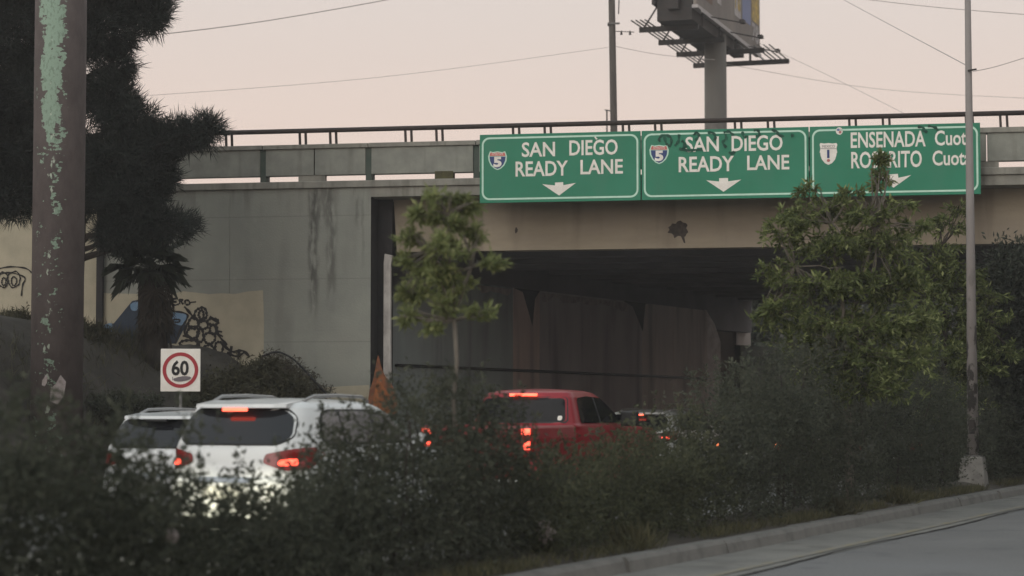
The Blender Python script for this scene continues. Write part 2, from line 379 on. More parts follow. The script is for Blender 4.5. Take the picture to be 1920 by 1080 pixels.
# ---------------------------------------------------------------- overpass
op = empty('overpass', BO, -BA, label='grey concrete road overpass with stained abutment, pipe rail and dark underpass', cat='bridge')
xA, _ = bl(695, 500)                                     # right end of the wing wall
xTan, _ = bl(188, 500)
XR = 26.0                                                # right end of the modelled deck
zl = lambda py: bl(700, py)[1]
zRail, zCop1, zCop0, zPan0, zLed1, zLed0, zDk = zl(240), zl(267), zl(276), zl(326), zl(338), zl(351), zl(369)
zBeam = bl(1000, 469, .7)[1]
DEPTH = 27.6
# wing wall of grey concrete, cast in sections
for x0, x1 in ((xTan + .012, bl(430, 500)[0]), (bl(430, 500)[0] + .006, xA)):
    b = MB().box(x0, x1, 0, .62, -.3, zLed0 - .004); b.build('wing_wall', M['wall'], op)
MB().box(-34, xTan, .02, .6, -.3, bl(188, 330)[1]).build('tan_wall', M['tan'], op, label='tan painted retaining wall left of the overpass abutment')
MB().box(xTan - .05, xTan + .09, -.10, .0, 1, bl(188, 360)[1]).build('wall_pipe', M['darkrecess'], op)
# solid approach fill behind the wing wall, deck slab over the lanes
MB().box(-34, xA - .8, .64, DEPTH, -.3, zLed0 - .3).build('approach_fill', M['soffit'], op)
MB().box(xA, XR, .0, DEPTH, zDk, zLed0 - .004).build('deck_slab', M['deck'], op)
MB().box(-34, XR, -.06, .5, zLed0, zLed1).build('deck_ledge', M['deck'], op, bevel=.015)
MB().box(-34, XR, .52, DEPTH, zLed0 - .3 + .31, zLed1 - .06).build('roadway', M['lane'], op)
# girders
xG, _ = bl(738, 430, .7)
xG2, _ = bl(744, 470, .7)
b = MB(); b.prism([(xG2, zBeam), (XR, zBeam), (XR, zDk - .004), (xG, zDk - .004)], .7, 1.15); b.build('fascia_girder', M['beam'], op)
for k in range(12):
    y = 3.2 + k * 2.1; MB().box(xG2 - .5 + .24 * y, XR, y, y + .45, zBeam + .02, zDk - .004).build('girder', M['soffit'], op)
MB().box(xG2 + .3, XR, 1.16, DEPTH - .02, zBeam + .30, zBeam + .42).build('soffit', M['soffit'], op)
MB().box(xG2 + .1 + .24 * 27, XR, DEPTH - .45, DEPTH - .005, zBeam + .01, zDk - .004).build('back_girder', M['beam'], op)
# stains on the fascia girder
def blob(name, px, py, rpx, rpy, m, y, n=22, seed=0, parent=op, rough=.25):
    rr = random.Random(seed); pts = []
    for k in range(n):
        th = 2 * math.pi * k / n; q = 1 + rr.uniform(-rough, rough); pts.append(bl(px + rpx * q * math.cos(th), py + rpy * q * math.sin(th), y))
    b = MB().add([(x, y, z) for x, z in pts], [tuple(range(n))]); return b.build(name, m, parent)
M['spot'] = mat('oil_spot', (.045, .038, .033), .9, (.08, .066, .055), 14, contrast=(.4, .65))
blob('stain_spot', 1273, 431, 18, 15, M['spot'], .694, seed=3)
blob('stain_spot', 968, 432, 3, 5, M['spot'], .694, seed=4)
MB().add([(x, .693, z) for x, z in (bl(1277, 443, .693), bl(1283, 443, .693), bl(1285, 456, .693), bl(1282, 455, .693))], [(0, 1, 2, 3)]).build('stain_spot', M['spot'], op)
# dark recess between wing wall and tunnel wall, backwall, white edge
def wallpt(n, t, z): return to_b(rd(n, t, z))
nW = -21.75
p695 = rd(*to_nt(*bw(xA, 0, 0).xy)); nA, tA = to_nt(*bw(xA, 0, 0).xy)
Dw = at_n(735, nW); tW0 = to_nt((735 - 960) / FPX * Dw, Dw)[1]
De = at_n(1326, nW); tW1 = to_nt((1326 - 960) / FPX * De, De)[1]
zWT = zBeam - .42
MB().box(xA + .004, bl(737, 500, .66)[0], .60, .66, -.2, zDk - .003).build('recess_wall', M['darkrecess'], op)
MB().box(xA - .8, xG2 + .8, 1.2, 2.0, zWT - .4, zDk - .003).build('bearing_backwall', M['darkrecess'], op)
MB().box(xA + .001, xA + .005, .004, .60, -.2, zDk - .004).build('end_face_shade_paint', M['darkrecess'], op)  # added dark sheet: black paint below, painted shade higher up
def prism_nt(pts, z0, z1):
    b = MB(); k = len(pts); v = [to_b(rd(n, t, z0)) for n, t in pts] + [to_b(rd(n, t, z1)) for n, t in pts]
    return b.add(v, [tuple(reversed(range(k))), tuple(range(k, 2 * k))] + [(i, (i + 1) % k, (i + 1) % k + k, i + k) for i in range(k)])
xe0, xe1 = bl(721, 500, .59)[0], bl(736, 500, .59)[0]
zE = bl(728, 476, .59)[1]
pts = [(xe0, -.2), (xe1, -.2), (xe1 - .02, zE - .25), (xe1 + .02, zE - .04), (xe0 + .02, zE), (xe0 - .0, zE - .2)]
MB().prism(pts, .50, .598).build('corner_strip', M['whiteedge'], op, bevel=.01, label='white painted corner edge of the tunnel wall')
# tunnel wall in painted panels
def wt(px): D = at_n(px, nW); return to_nt((px - 960) / FPX * D, D)[1]
for p0, p1, key in ((735, 862, 'wallA'), (862, 962, 'wallA'), (962, 1012, 'wallB'), (1012, 1108, 'wallC'), (1108, 1204, 'wallC'), (1204, 1262, 'wallD'), (1262, 1326, 'wallD')):
    t0, t1 = wt(p0) + .008, wt(p1) - .008
    prism_nt([(nW, t0), (nW, t1), (nW - .5, t1), (nW - .5, t0)], -.2, zWT).build('wall_panel', M[key], op)
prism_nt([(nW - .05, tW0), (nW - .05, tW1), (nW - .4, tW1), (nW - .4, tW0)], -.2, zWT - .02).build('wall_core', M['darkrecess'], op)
prism_nt([(nW - .52, tW0 - .3), (nW - .52, tW1 + 6), (nW - 1, tW1 + 6), (nW - 1, tW0 - .3)], zWT - .5, zBeam + .4).build('bearing_backwall', M['soffit'], op)
b = MB().tube([to_b(rd(nW + .05, t, 2.52 - .004 * (t - tW0))) for t in (tW0 + .1, tW0 + 5, tW0 + 11, tW1 - .2)], .035, 8); b.build('conduit', M['trim'], op)
def wallpoly(name, pts, m, off=.006):
    v = []
    for px, py in pts:
        D = at_n(px, nW); n, t = to_nt((px - 960) / FPX * D, D); v.append(to_b(rd(nW + off, t, min(hatz(py, D), zWT - .003))))
    return MB().add(v, [tuple(range(len(v)))]).build(name, m, op)
M['darkwedge'] = mat('wedge_black', (.05, .047, .05), .95)  # near-black wedge shapes at the top of the tunnel wall
wallpoly('dark_wedge', [(963, 500), (1012, 500), (1003, 560), (998, 612), (992, 590), (980, 548)], M['darkwedge'])
wallpoly('dark_wedge', [(1168, 500), (1216, 500), (1210, 570), (1205, 622), (1198, 604), (1186, 575)], M['darkwedge'])
M['dust'] = mat('pale_dust', (.38, .33, .30), .95, (.22, .19, .185), 5)
def ragged(pxs, y0, hgt, seed):
    rr = random.Random(seed); top, bot = [], []
    for px in pxs:
        D = at_n(px, nW); ytop = HOR - (zWT - CAMZ) * FPX / D; top.append((px, ytop + 3)); bot.append((px, ytop + 3 + hgt * rr.uniform(.4, 1.3)))
    return top + bot[::-1]
wallpoly('dust_band', ragged(range(895, 962, 8), 0, 12, 1), M['dust'])
wallpoly('dust_band', ragged(range(1016, 1180, 10), 0, 13, 2), M['dust'])
# pale flared end of the tunnel wall and the grey wing beyond
def nt_px(px, D): return to_nt((px - 960) / FPX * D, D)
e0, e1 = nt_px(1324, De + .05), nt_px(1351, De + .7)
zz = lambda py, D: hatz(py, D)
D1 = De + .7
v = [to_b(rd(*e0, -.1)), to_b(rd(*e1, -.1)), to_b(rd(*e1, zz(640, D1))), to_b(rd(*nt_px(1340, De + .4), zz(606, De))), to_b(rd(*e0, zz(581, De)))]
bk = [q + Vector((-.1, .35, 0)) for q in v]
MB().add(v + bk, [(0, 1, 2, 3, 4), (9, 8, 7, 6, 5), (0, 5, 6, 1), (1, 6, 7, 2), (2, 7, 8, 3), (3, 8, 9, 4), (4, 9, 5, 0)]).build('wall_end', M['wallend'], op, label='pale flared end of the tunnel wall')
q0, q1 = nt_px(1330, 70.5), nt_px(1381, 70.5)
prism_nt([q0, q1, (q1[0], q1[1] + 1.5), (q0[0], q0[1] + 1.5)], -.1, zBeam + .2).build('back_pillar', M['wallD'], op)
prism_nt([(nW - .6, tW1 + 5), (nW - .6, tW1 + 40), (nW - 1.2, tW1 + 40), (nW - 1.2, tW1 + 5)], -.1, 3.6).build('back_wing_wall', M['darkwing'], op)
# columns of the median pier and right abutment, mostly behind the trees
for k in range(5):
    c = to_b(rd(-8.75, 40.5 + 7 + k * 5.0, 0)); MB().tube([(c.x, c.y, -.1), (c.x, c.y, zBeam + .3)], .45, 16).build('pier_column', M['soffit'], op, smooth=True)
prism_nt([(9.5, 30), (9.5, 75), (11, 75), (11, 30)], -.1, zDk).build('right_abutment', M['wallC'], op)
lx, ly = to_b(at(1099, 493, 50.5)).xy
MB().box(lx - .35, lx + .35, ly - .25, ly + .25, zBeam + .16, zBeam + .30).build('ceiling_lamp', M['dust'], op)
# flame painted on the recess corner
M['flame'] = mat('flame_orange', (.50, .17, .045), .8, (.26, .085, .03), 7, contrast=(.3, .6), stretch=(1, 1, .4))
M['flame2'] = mat('flame_brown', (.28, .10, .04), .8, (.16, .06, .03), 6)
def flat(name, pts, y, m, parent=op, sp=5, closed=True):
    p = spline([bl(a_, b_, y) for a_, b_ in pts], sp, True) if sp else [bl(a_, b_, y) for a_, b_ in pts]
    return MB().add([(x, y, z) for x, z in p], [tuple(range(len(p)))]).build(name, m, parent)
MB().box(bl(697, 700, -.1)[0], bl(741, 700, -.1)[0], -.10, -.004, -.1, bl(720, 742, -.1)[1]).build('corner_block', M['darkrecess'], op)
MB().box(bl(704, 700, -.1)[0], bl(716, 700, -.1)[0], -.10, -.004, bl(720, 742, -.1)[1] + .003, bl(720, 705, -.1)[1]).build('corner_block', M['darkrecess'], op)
fl = flat('flame_mural', [(694, 775), (692, 738), (699, 714), (704, 690), (709, 666), (715, 688), (723, 706), (735, 722), (743, 745), (742, 775)], -.106, M['flame2'])
flat('flame_tongue', [(701, 775), (703, 730), (711, 704), (717, 722), (729, 740), (731, 775)], -.112, M['flame'], fl)
# parapet panels, posts, pipe rail
px_posts = [96 + 198 * k for k in range(0, 12)]
xs = [bl(p, 300)[0] for p in px_posts]
step = xs[3] - xs[2]; x0 = bl(492, 300)[0]
posts = [x0 + step * k for k in range(-11, 11) if -33 < x0 + step * k < XR - 1]
for i, x in enumerate(posts):
    MB().box(x - .065, x + .065, .06, .34, zLed1, zCop0 - .002).build('parapet_post', M['post'], op)
    segs = [(x + .066, x + step - .066)]
    if abs(x - x0) < .1 or i % 4 == 1: mid = x + step * .49; segs = [(x + .066, mid - .012), (mid + .012, x + step - .066)]
    for s0, s1 in segs:
        MB().box(s0, s1, .03, .26, zPan0, zCop0 - .003).build('parapet_panel', M['parapet'], op, bevel=.008)
        if len(segs) == 2 and s0 > x + .5: MB().box(s0 - .35 - .02, s0 + .22, .05, .2, zLed1, zPan0 - .002).build('support_block', M['deck'], op)
    MB().box(x + .006, x + step - .006, -.01, .36, zCop0, zCop1 + random.uniform(-.012, .012)).build('coping', M['deck'], op, bevel=.012)
bx, _ = bl(832, 325); M['moss'] = mat('mossy_block', (.10, .095, .04), .95, (.06, .055, .03), 6)
MB().box(bx - .2, bx + .2, .02, .2, zLed1, zPan0 + .03).build('mossy_block', M['moss'], op)
MB().tube([(-34, .18, zRail + .0), (XR, .18, zRail)], .052, 10).build('hand_rail', M['rail'], op, smooth=True)
xr0 = bl(424, 260)[0]; per = (bl(1024, 240)[0] - bl(424, 260)[0]) / 3
for k in range(-9, 12):
    for off in (0, per * .71):
        for d in (-.066, .066):
            x = xr0 + per * k + off + d
            if -33 < x < XR: MB().bar((x + .012, .18, zCop1 - .01), (x, .18, zRail - .03), .035, .05).build('rail_post', M['rail'], op)
# painted patch and graffiti on the wall
rr = random.Random(5)
edge = [(190, 548)] + [(200 + 24 * k, 549 + rr.uniform(-3, 3)) for k in range(12)] + [(493, 544), (495, 600), (494, 690), (488, 800), (190, 800)]
flat('painted_patch', edge, -.004, M['tan'], sp=0, parent=op)
flat('pale_plinth_patch', [(600, 727), (645, 724), (692, 722), (692, 800), (600, 800)], -.004, M['tan'], sp=0)
def stroke(name, polys, wpx, y, m, parent=op, sp=5, fix=None):
    for poly in polys:
        b = MB()
        p = spline([bl(a_, b_, y) for a_, b_ in poly], sp) if len(poly) > 2 else [bl(a_, b_, y) for a_, b_ in poly]
        w = wpx * 46 / FPX / 2; vs = []
        for i, (x, z) in enumerate(p):
            q0, q1 = p[max(0, i - 1)], p[min(len(p) - 1, i + 1)]; dx, dz = q1[0] - q0[0], q1[1] - q0[1]; l = math.hypot(dx, dz) or 1
            ww = w * (1 + .35 * math.sin(i * 1.3 + p[0][0] * 9))
            vs += [(x - dz / l * ww, y, z + dx / l * ww), (x + dz / l * ww, y, z - dx / l * ww)]
        b.add(vs, [(2 * i, 2 * i + 1, 2 * i + 3, 2 * i + 2) for i in range(len(p) - 1)])
        o = b.build(name, m, parent); y -= .0004
        if fix: fix(o)
def loop(cx, cy, rx, ry, n=10, ph=0, seed=0):
    r_ = random.Random(seed); return [(cx + rx * math.cos(ph + k * 2 * math.pi / n) * r_.uniform(.88, 1.1), cy + ry * math.sin(ph + k * 2 * math.pi / n) * r_.uniform(.88, 1.1)) for k in range(n + 1)]
zz8 = lambda L_: [(150 + x / 3.376, 440 + y / 3.376) for x, y in L_]
M['spray'] = mat('wall_black_spray', (.022, .02, .02), .85)
tags = [[(575, 410), (620, 402)], [(578, 425), (612, 425)], [(585, 405), (590, 445), (625, 440)], [(630, 440), (632, 410), (650, 415), (640, 425), (655, 440)], [(665, 440), (668, 415), (690, 420), (692, 442), (668, 442)], [(690, 430), (735, 425)]]
stroke('graffiti_tag', [zz8(t_) for t_ in tags], 3.4, -.010, M['spray'])
bub = [zz8(loop(*a_, seed=i)) for i, a_ in enumerate([(765, 505, 38, 42), (768, 508, 16, 28), (718, 562, 32, 34), (782, 572, 30, 26), (716, 620, 40, 36), (842, 550, 34, 20), (820, 655, 36, 34), (812, 735, 38, 36), (690, 690, 60, 24), (880, 715, 26, 40), (845, 600, 24, 30), (760, 640, 22, 40)])]
bub += [zz8(p) for p in ([(660, 455), (700, 500), (730, 540)], [(820, 520), (880, 560)], [(850, 575), (880, 640), (930, 700)], [(850, 620), (905, 645)], [(900, 615), (855, 610)], [(890, 680), (960, 740), (1030, 735), (1075, 775)], [(930, 745), (990, 770), (1040, 745)], [(960, 705), (945, 780)], [(1010, 725), (1000, 790)], [(650, 640), (700, 650), (760, 690)], [(640, 700), (700, 715), (760, 695)], [(680, 560), (660, 620), (690, 650)], [(900, 745), (870, 800)])]
stroke('graffiti_letters', bub, 4.6, -.0105, M['spray'])
M['blue'] = mat('graffiti_blue', (.12, .21, .32), .8, (.20, .30, .42), 5)
M['navy'] = mat('graffiti_navy', (.02, .03, .05), .8, (.03, .045, .07), 5)
for o_, i_ in (([(130, 590), (215, 560), (330, 420), (420, 400), (560, 440), (560, 490), (650, 492), (690, 510), (660, 590), (610, 690), (480, 690), (360, 740), (268, 776), (225, 700), (205, 640), (135, 648)], None), ):
    gp = flat('graffiti_piece', zz8(o_), -.008, M['navy'], sp=0)
for poly in ([(545, 500), (600, 492), (665, 502), (672, 530), (640, 575), (580, 550), (545, 530)], [(250, 655), (290, 640), (330, 690), (300, 715), (262, 705)], [(140, 580), (200, 560), (205, 610), (150, 625)], [(320, 440), (370, 425), (380, 470), (330, 480)], [(470, 430), (550, 440), (548, 485), (480, 480)]):
    flat('blue_letter', zz8(poly), -.0095, M['blue'], gp, sp=3)
stroke('letter_outline', [zz8([(540, 490), (610, 486), (680, 505), (670, 545), (640, 590), (600, 690)]), zz8(loop(610, 545, 24, 10, seed=9))], 3, -.0170, M['spray'], gp)
stroke('graffiti_arcs', [[(-4, 504), (20, 500), (48, 503), (60, 512)], loop(6, 525, 10, 14, seed=2), loop(26, 524, 12, 15, seed=3), [(-4, 515), (18, 511), (46, 520), (42, 535), (40, 555)], loop(7, 528, 4, 7, seed=4), loop(26, 527, 5, 8, seed=6)], 2.6, .006, M['spray'])
stroke('graffiti_smudge', [[(-2, 640), (6, 636), (12, 645)], [(-2, 648), (14, 650)]], 3, .006, M['spray'])

# ---------------------------------------------------------------- guide signs on the bridge
YS = -.55
def word(name, txt, rect, y, m, parent, off=.019):
    (xl, zt, xr, zb) = rect
    cu = bpy.data.curves.new('t', 'FONT'); cu.body = txt; cu.offset = off; cu.resolution_u = 3
    tmp = bpy.data.objects.new('t', cu); COL.objects.link(tmp); bpy.context.view_layer.update()
    me = bpy.data.meshes.new_from_object(tmp.evaluated_get(bpy.context.evaluated_depsgraph_get()))
    bpy.data.objects.remove(tmp); bpy.data.curves.remove(cu)
    co = np.array([v.co[:] for v in me.vertices]); mn, mx_ = co.min(0), co.max(0)
    for v in me.vertices:
        x = (v.co.x - mn[0]) / (mx_[0] - mn[0]); z = (v.co.y - mn[1]) / (mx_[1] - mn[1])
        v.co = (xl + x * (xr - xl), y, zb + z * (zt - zb))
    me.update(); me.name = name
    return link(me, name, m, parent)
def rrect(x0, x1, z0, z1, r, n=6):
    out = []
    for cx, cz, a0 in ((x1 - r, z0 + r, -90), (x1 - r, z1 - r, 0), (x0 + r, z1 - r, 90), (x0 + r, z0 + r, 180)):
        for k in range(n + 1): th = R(a0 + 90 * k / n); out.append((cx + r * math.cos(th), cz + r * math.sin(th)))
    return out
def ring(o, i, y):
    n = len(o); return MB().add([(x, y, z) for x, z in o] + [(x, y, z) for x, z in i], [(k, (k + 1) % n, n + (k + 1) % n, n + k) for k in range(n)])
def guide_sign(pxl, pxr, label, words, zoom, arrow, shield, graffiti=None):
    ox, oy, sc = zoom
    Z = lambda p: bl(ox + p[0] / sc, oy + p[1] / sc, YS)
    x0, _ = bl(pxl, 300, YS); x1, _ = bl(pxr, 300, YS); z1 = bl(1200, 245.5, YS)[1]; z0 = bl(1200, 375.5, YS)[1]
    root = empty('road_sign', bw((x0 + x1) / 2, YS, z0), -BA, label=label, cat='road sign', group='green guide signs on the overpass')
    W = root_local = lambda x: x - (x0 + x1) / 2
    def fix(o):                                               # meshes above are written in bridge coordinates
        o.data.transform(Matrix.Translation((-(x0 + x1) / 2, -YS, -z0))); return o
    pn = fix(MB().box(x0 + .006, x1 - .006, YS, YS + .05, z0, z1).build('panel', M['green'], root, bevel=.006))
    fix(MB().box(x0 + .3, x0 + .4, YS + .052, YS + .56, z0 + .1, z1 - .1).build('bracket', M['galv'], root))
    fix(MB().box(x1 - .4, x1 - .3, YS + .052, YS + .56, z0 + .1, z1 - .1).build('bracket', M['galv'], root))
    y = YS - .004
    fix(ring(rrect(x0 + .05, x1 - .05, z0 + .06, z1 - .06, .16), rrect(x0 + .088, x1 - .088, z0 + .098, z1 - .098, .13), y).build('border', M['border'], root))
    for t_, l_, tp, r_, bt in words:
        xl, zt = Z((l_, tp)); xr, zb = Z((r_, bt)); fix(word('lettering', t_, (xl, zt, xr, zb), y, M['signwhite'], root))
    ap = [Z(p) for p in arrow]; fix(MB().add([(x, y, z) for x, z in ap], [tuple(range(len(ap)))]).build('arrow', M['signwhite'], root))
    return root, fix, Z, y
def interstate(fix, Z, y, root, cx, cy, w, h):
    P = lambda u, v: Z((cx + u * w / 2, cy + v * h / 2))
    half = [(0, 1), (.35, .86), (.72, .52), (.95, .05), (1.0, -.42), (.90, -.72), (.80, -.95), (.5, -.86), (.25, -.90), (0, -.94)]
    full = half + [(-u, v) for u, v in half[-2:0:-1]]
    full = [(u, -v) if False else (u, v) for u, v in full]
    o = [P(u, v) for u, v in full]; fix(MB().add([(x, y, z) for x, z in o], [tuple(range(len(o)))]).build('shield', M['border'], root))
    inn = [(u * .86, v * .88) for u, v in full if v > -.5] ; blue = [(.84, -.40)] + [] 
    bluep = [(0, .88), (.30, .75), (.60, .45), (.80, .04), (.85, -.40), (-.85, -.40), (-.80, .04), (-.60, .45), (-.30, .75)]
    o = [P(u, v) for u, v in bluep]; fix(MB().add([(x, y - .003, z) for x, z in o], [tuple(range(len(o)))]).build('shield_field', M['signblue'], root))
    redp = [(.85, -.46), (.80, -.70), (.72, -.84), (.45, -.76), (.2, -.80), (0, -.84), (-.2, -.80), (-.45, -.76), (-.72, -.84), (-.80, -.70), (-.85, -.46)]
    o = [P(u, v) for u, v in redp]; fix(MB().add([(x, y - .003, z) for x, z in o], [tuple(range(len(o)))]).build('shield_band', M['signred'], root))
    xl, zt = P(-.44, -.36); xr, zb = P(.44, .70); fix(word('route_number', '5', (xl, zt, xr, zb), y - .006, M['signwhite'], root, .05))
    xl, zt = P(-.6, -.73); xr, zb = P(.6, -.54); fix(word('route_name', 'INTERSTATE', (xl, zt, xr, zb), y - .006, M['signwhite'], root, .0))
root, fix, Z, y = guide_sign(899, 1201.5, 'green SAN DIEGO READY LANE sign without graffiti, leftmost of three',
    [('SAN', 530, 222, 905, 380), ('DIEGO', 1065, 198, 1610, 360), ('READY', 460, 438, 1050, 595), ('LANE', 1190, 418, 1668, 572)], (890, 230, 6),
    [(760, 692), (905, 706), (903, 674), (995, 669), (998, 703), (1138, 678), (950, 820)], None)
interstate(fix, Z, y, root, 258, 425, 212, 218)
p = [Z(q) for q in ((1345, 160), (1362, 158), (1385, 185), (1365, 192))]; fix(MB().add([(x, y, z) for x, z in p], [(0, 1, 2, 3)]).build('paint_chip', M['signwhite'], root))
root, fix, Z, y = guide_sign(1202.5, 1517, 'green SAN DIEGO READY LANE sign with black graffiti along its top',
    [('SAN', 510, 160, 888, 325), ('DIEGO', 1030, 148, 1605, 312), ('READY', 435, 385, 1058, 545), ('LANE', 1205, 370, 1680, 525)], (1200, 230, 6),
    [(745, 648), (890, 662), (890, 625), (990, 622), (992, 660), (1140, 640), (940, 778)], None)
interstate(fix, Z, y, root, 215, 355, 218, 222)
zt = lambda L_: [(1200 + x / 6, 230 + y_ / 6) for x, y_ in L_]
gs = [[(225, 215), (215, 180), (260, 140), (340, 160), (350, 230), (320, 270)], [(270, 130), (290, 220), (310, 250)], [(440, 130), (430, 210), (390, 260)], [(470, 200), (500, 240), (480, 300), (530, 260)], [(600, 140), (640, 110), (660, 150), (620, 200)], [(760, 110), (820, 115), (850, 160), (830, 200)], [(940, 110), (1000, 100), (1050, 140)], [(960, 130), (970, 180), (930, 220), (970, 280)], [(1150, 100), (1170, 160), (1210, 150)], [(1280, 85), (1330, 90), (1340, 140), (1300, 150)], [(1480, 80), (1540, 100), (1560, 140), (1620, 150)], [(1700, 130), (1720, 145), (1700, 155)], [(440, 290), (520, 310), (700, 300)], [(1000, 330), (1040, 350), (1060, 320)]]
stroke('graffiti_stroke', [zt(s) for s in gs], 4.2, YS - .012, M['ink'], root, fix=fix)
root, fix, Z, y = guide_sign(1518, 1839, 'green ENSENADA Cuota ROSARITO Cuota sign, rightmost of three behind lamp post',
    [('ENSENADA', 480, 158, 1275, 310), ('Cuota', 1370, 140, 1775, 292), ('ROSARITO', 485, 365, 1235, 528), ('Cuota', 1345, 352, 1755, 505)], (1510, 220, 5.647),
    [(760, 622), (885, 640), (885, 605), (980, 598), (985, 640), (1120, 612), (935, 745)], None)
P = lambda u, v: Z((245 + u * 94, 388 + v * 116))
sh = [(0, 1), (.4, .84), (.75, .5), (.9, .1), (.92, -.1), (1, -.12), (.9, -.5), (1, -.85), (.9, -1), (.45, -.95), (0, -1)]
o = [P(u, v) for u, v in sh + [(-u, v) for u, v in sh[-2:0:-1]]]
fix(MB().add([(x, y, z) for x, z in o], [tuple(range(len(o)))]).build('shield', M['signwhite'], root))
M['faint'] = mat('faded_black', (.16, .14, .15), .7); M['pinkred'] = mat('faded_red', (.45, .16, .15), .6)
xl, zt_ = P(-.72, -.80); xr, zb = P(.72, -.58); fix(word('route_name', 'MEXICO', (xl, zt_, xr, zb), y - .003, M['faint'], root, 0))
o = [P(-.85, -.5), P(.85, -.5), P(.85, -.46), P(-.85, -.46)]; fix(MB().add([(x, y - .003, z) for x, z in o], [(0, 1, 2, 3)]).build('shield_line', M['faint'], root))
xl, zt_ = P(-.16, -.38); xr, zb = P(.12, .38); fix(word('route_number', '1', (xl, zt_, xr, zb), y - .003, M['signblue'], root, .04))
o = [P(.2 * math.cos(k * .63), .6 + .14 * math.sin(k * .63)) for k in range(10)]; fix(MB().add([(x, y - .003, z) for x, z in o], [tuple(range(10))]).build('shield_mark', M['pinkred'], root))
c = (360, 145); o = [Z((c[0] + 38 * math.cos(k * .393), c[1] + 40 * math.sin(k * .393))) for k in range(16)]
fix(MB().add([(x, y, z) for x, z in o], [tuple(range(16))]).build('sticker', M['signwhite'], root))
M['paleblue'] = mat('sticker_blue', (.16, .22, .42), .6)
for cc, mm in (((348, 132), M['paleblue']), ((368, 158), M['pinkred'])):
    o = [Z((cc[0] + 15 * math.cos(k * .7), cc[1] + 14 * math.sin(k * .7))) for k in range(9)]
    fix(MB().add([(x, y - .003, z) for x, z in o], [tuple(range(9))]).build('sticker_print', mm, root))
zt = lambda L_: [(1510 + x / 5.647, 220 + y_ / 5.647) for x, y_ in L_]
stroke('graffiti_stroke', [zt(s) for s in ([(1190, 100), (1250, 110), (1240, 150)], [(1300, 90), (1380, 110), (1400, 140)], [(1250, 130), (1290, 160)])], 4, YS - .012, M['ink'], root, fix=fix)

# ---------------------------------------------------------------- speed limit sign
D = 38.0; c = at(338.5, 694, D); S = 74 * D / FPX / 2
nS, tS = to_nt(c.x, c.y)
rt = empty('speed_sign', (c.x, c.y, bank_h(nS, tS) - .1), R(2), label='square white 60 speed limit sign with red ring, in front of the palm', cat='speed sign')
H = c.z - rt.location.z
MB().box(-S, S, -.012, .012, H - S * 1.08, H + S * 1.08).build('plate', M['signwhite'], rt, bevel=.006)
cir = lambda r, y: [(r * math.cos(k * math.pi / 24), y, H + r * math.sin(k * math.pi / 24)) for k in range(48)]
n = 48; MB().add(cir(S * .90, -.0175) + cir(S * .72, -.0175), [(k, (k + 1) % n, n + (k + 1) % n, n + k) for k in range(n)]).build('red_ring', M['redring'], rt)
word('numerals', '60', (-S * .45, H + S * .50, S * .42, H - S * .28), -.0185, M['black'], rt, .03)
word('unit_lettering', 'km/h', (-S * .40, H - S * .34, S * .25, H - S * .52), -.0185, M['faint'], rt, .0)
b = MB(); b.add([(S * (.1 + .45 * math.cos(t)), -.0205, H - S * .44 + S * .13 * math.sin(t) + S * .05 * math.cos(t)) for t in [k * .524 for k in range(12)]], [tuple(range(12))]); b.build('scuff_mark', M['faint'], rt)
MB().tube([(0, .05, -.3), (0, .05, H + S * .9)], .03, 10).build('post', M['galv'], rt, smooth=True)

# ---------------------------------------------------------------- brown column with flaking green paint
D = 38.0; c = at(106.5, 700, D); nS, tS = to_nt(c.x, c.y); zb = bank_h(nS, tS) - .2; rad = 97 * D / FPX / 2
rt = empty('steel_column', (c.x, c.y, zb), 0, label='thick brown steel column with flaking green paint, left foreground', cat='column')
b = MB(); top = at(118, 0, D); zT = 13.0
dx = 0.0
b.tube([(0, 0, -.5), (dx * .5, 0, (zT - zb) * .5), (dx, 0, zT - zb)], [rad, rad * .995, rad * .985], 40); b.build('shaft', M['peel'], rt, smooth=True)
MB().tube([(0, 0, 0), (0, 0, .10)], rad + .14, 24).build('base_flange', M['peel'], rt)
for k in range(8):
    th = k * math.pi / 4 + .2; MB().tube([((rad + .08) * math.cos(th), (rad + .08) * math.sin(th), .08), ((rad + .08) * math.cos(th), (rad + .08) * math.sin(th), .2)], .025, 6).build('anchor_bolt', M['steel'], rt)
M['greenpaint'] = None
g = NG(M['peel']); vec, xyz = g.coords()
z0 = lambda py: hatz(py, D) - zb
facing = g.step(xyz[1], -rad * .55, -rad * .30, 1, 0)
xo = g.math('ABSOLUTE', g.math('SUBTRACT', xyz[0], g.math('MULTIPLY_ADD', g.noise(vec, .8, (0, 0, 1)), .40, -.20 - rad * .10)))
side = g.step(xo, rad * .05, rad * .80, 1, 0)
dens = g.step(xyz[2], z0(345), z0(150), .0, .40)
nz = g.noise(vec, 3.2, (1.5, 1.5, .8), 14); nz2 = g.noise(vec, 13, (.8, .8, 1.3), 10)
mixn = g.math('ADD', g.math('MULTIPLY', g.math('SUBTRACT', nz, .5), 1.25), g.math('MULTIPLY', g.math('SUBTRACT', nz2, .5), 1.0))
msk = g.step(g.math('ADD', mixn, g.math('MULTIPLY', side, g.math('ADD', dens, .18))), .285, .31)
msk = g.math('MULTIPLY', g.math('MULTIPLY', msk, facing), g.step(side, .10, .22))
g.over(msk, (.25, .345, .27))
g.over(g.math('MULTIPLY', msk, g.step(g.noise(vec, 22, (1, 1, .5), 6), .52, .60)), (.18, .25, .19))
msk2 = g.math('MULTIPLY', g.step(g.math('MULTIPLY', g.noise(vec, 9, (1, 1, .5), 6), g.step(xo, rad * .1, rad * .3, 1, .5)), .60, .64), facing)
g.over(msk2, (.42, .48, .40))
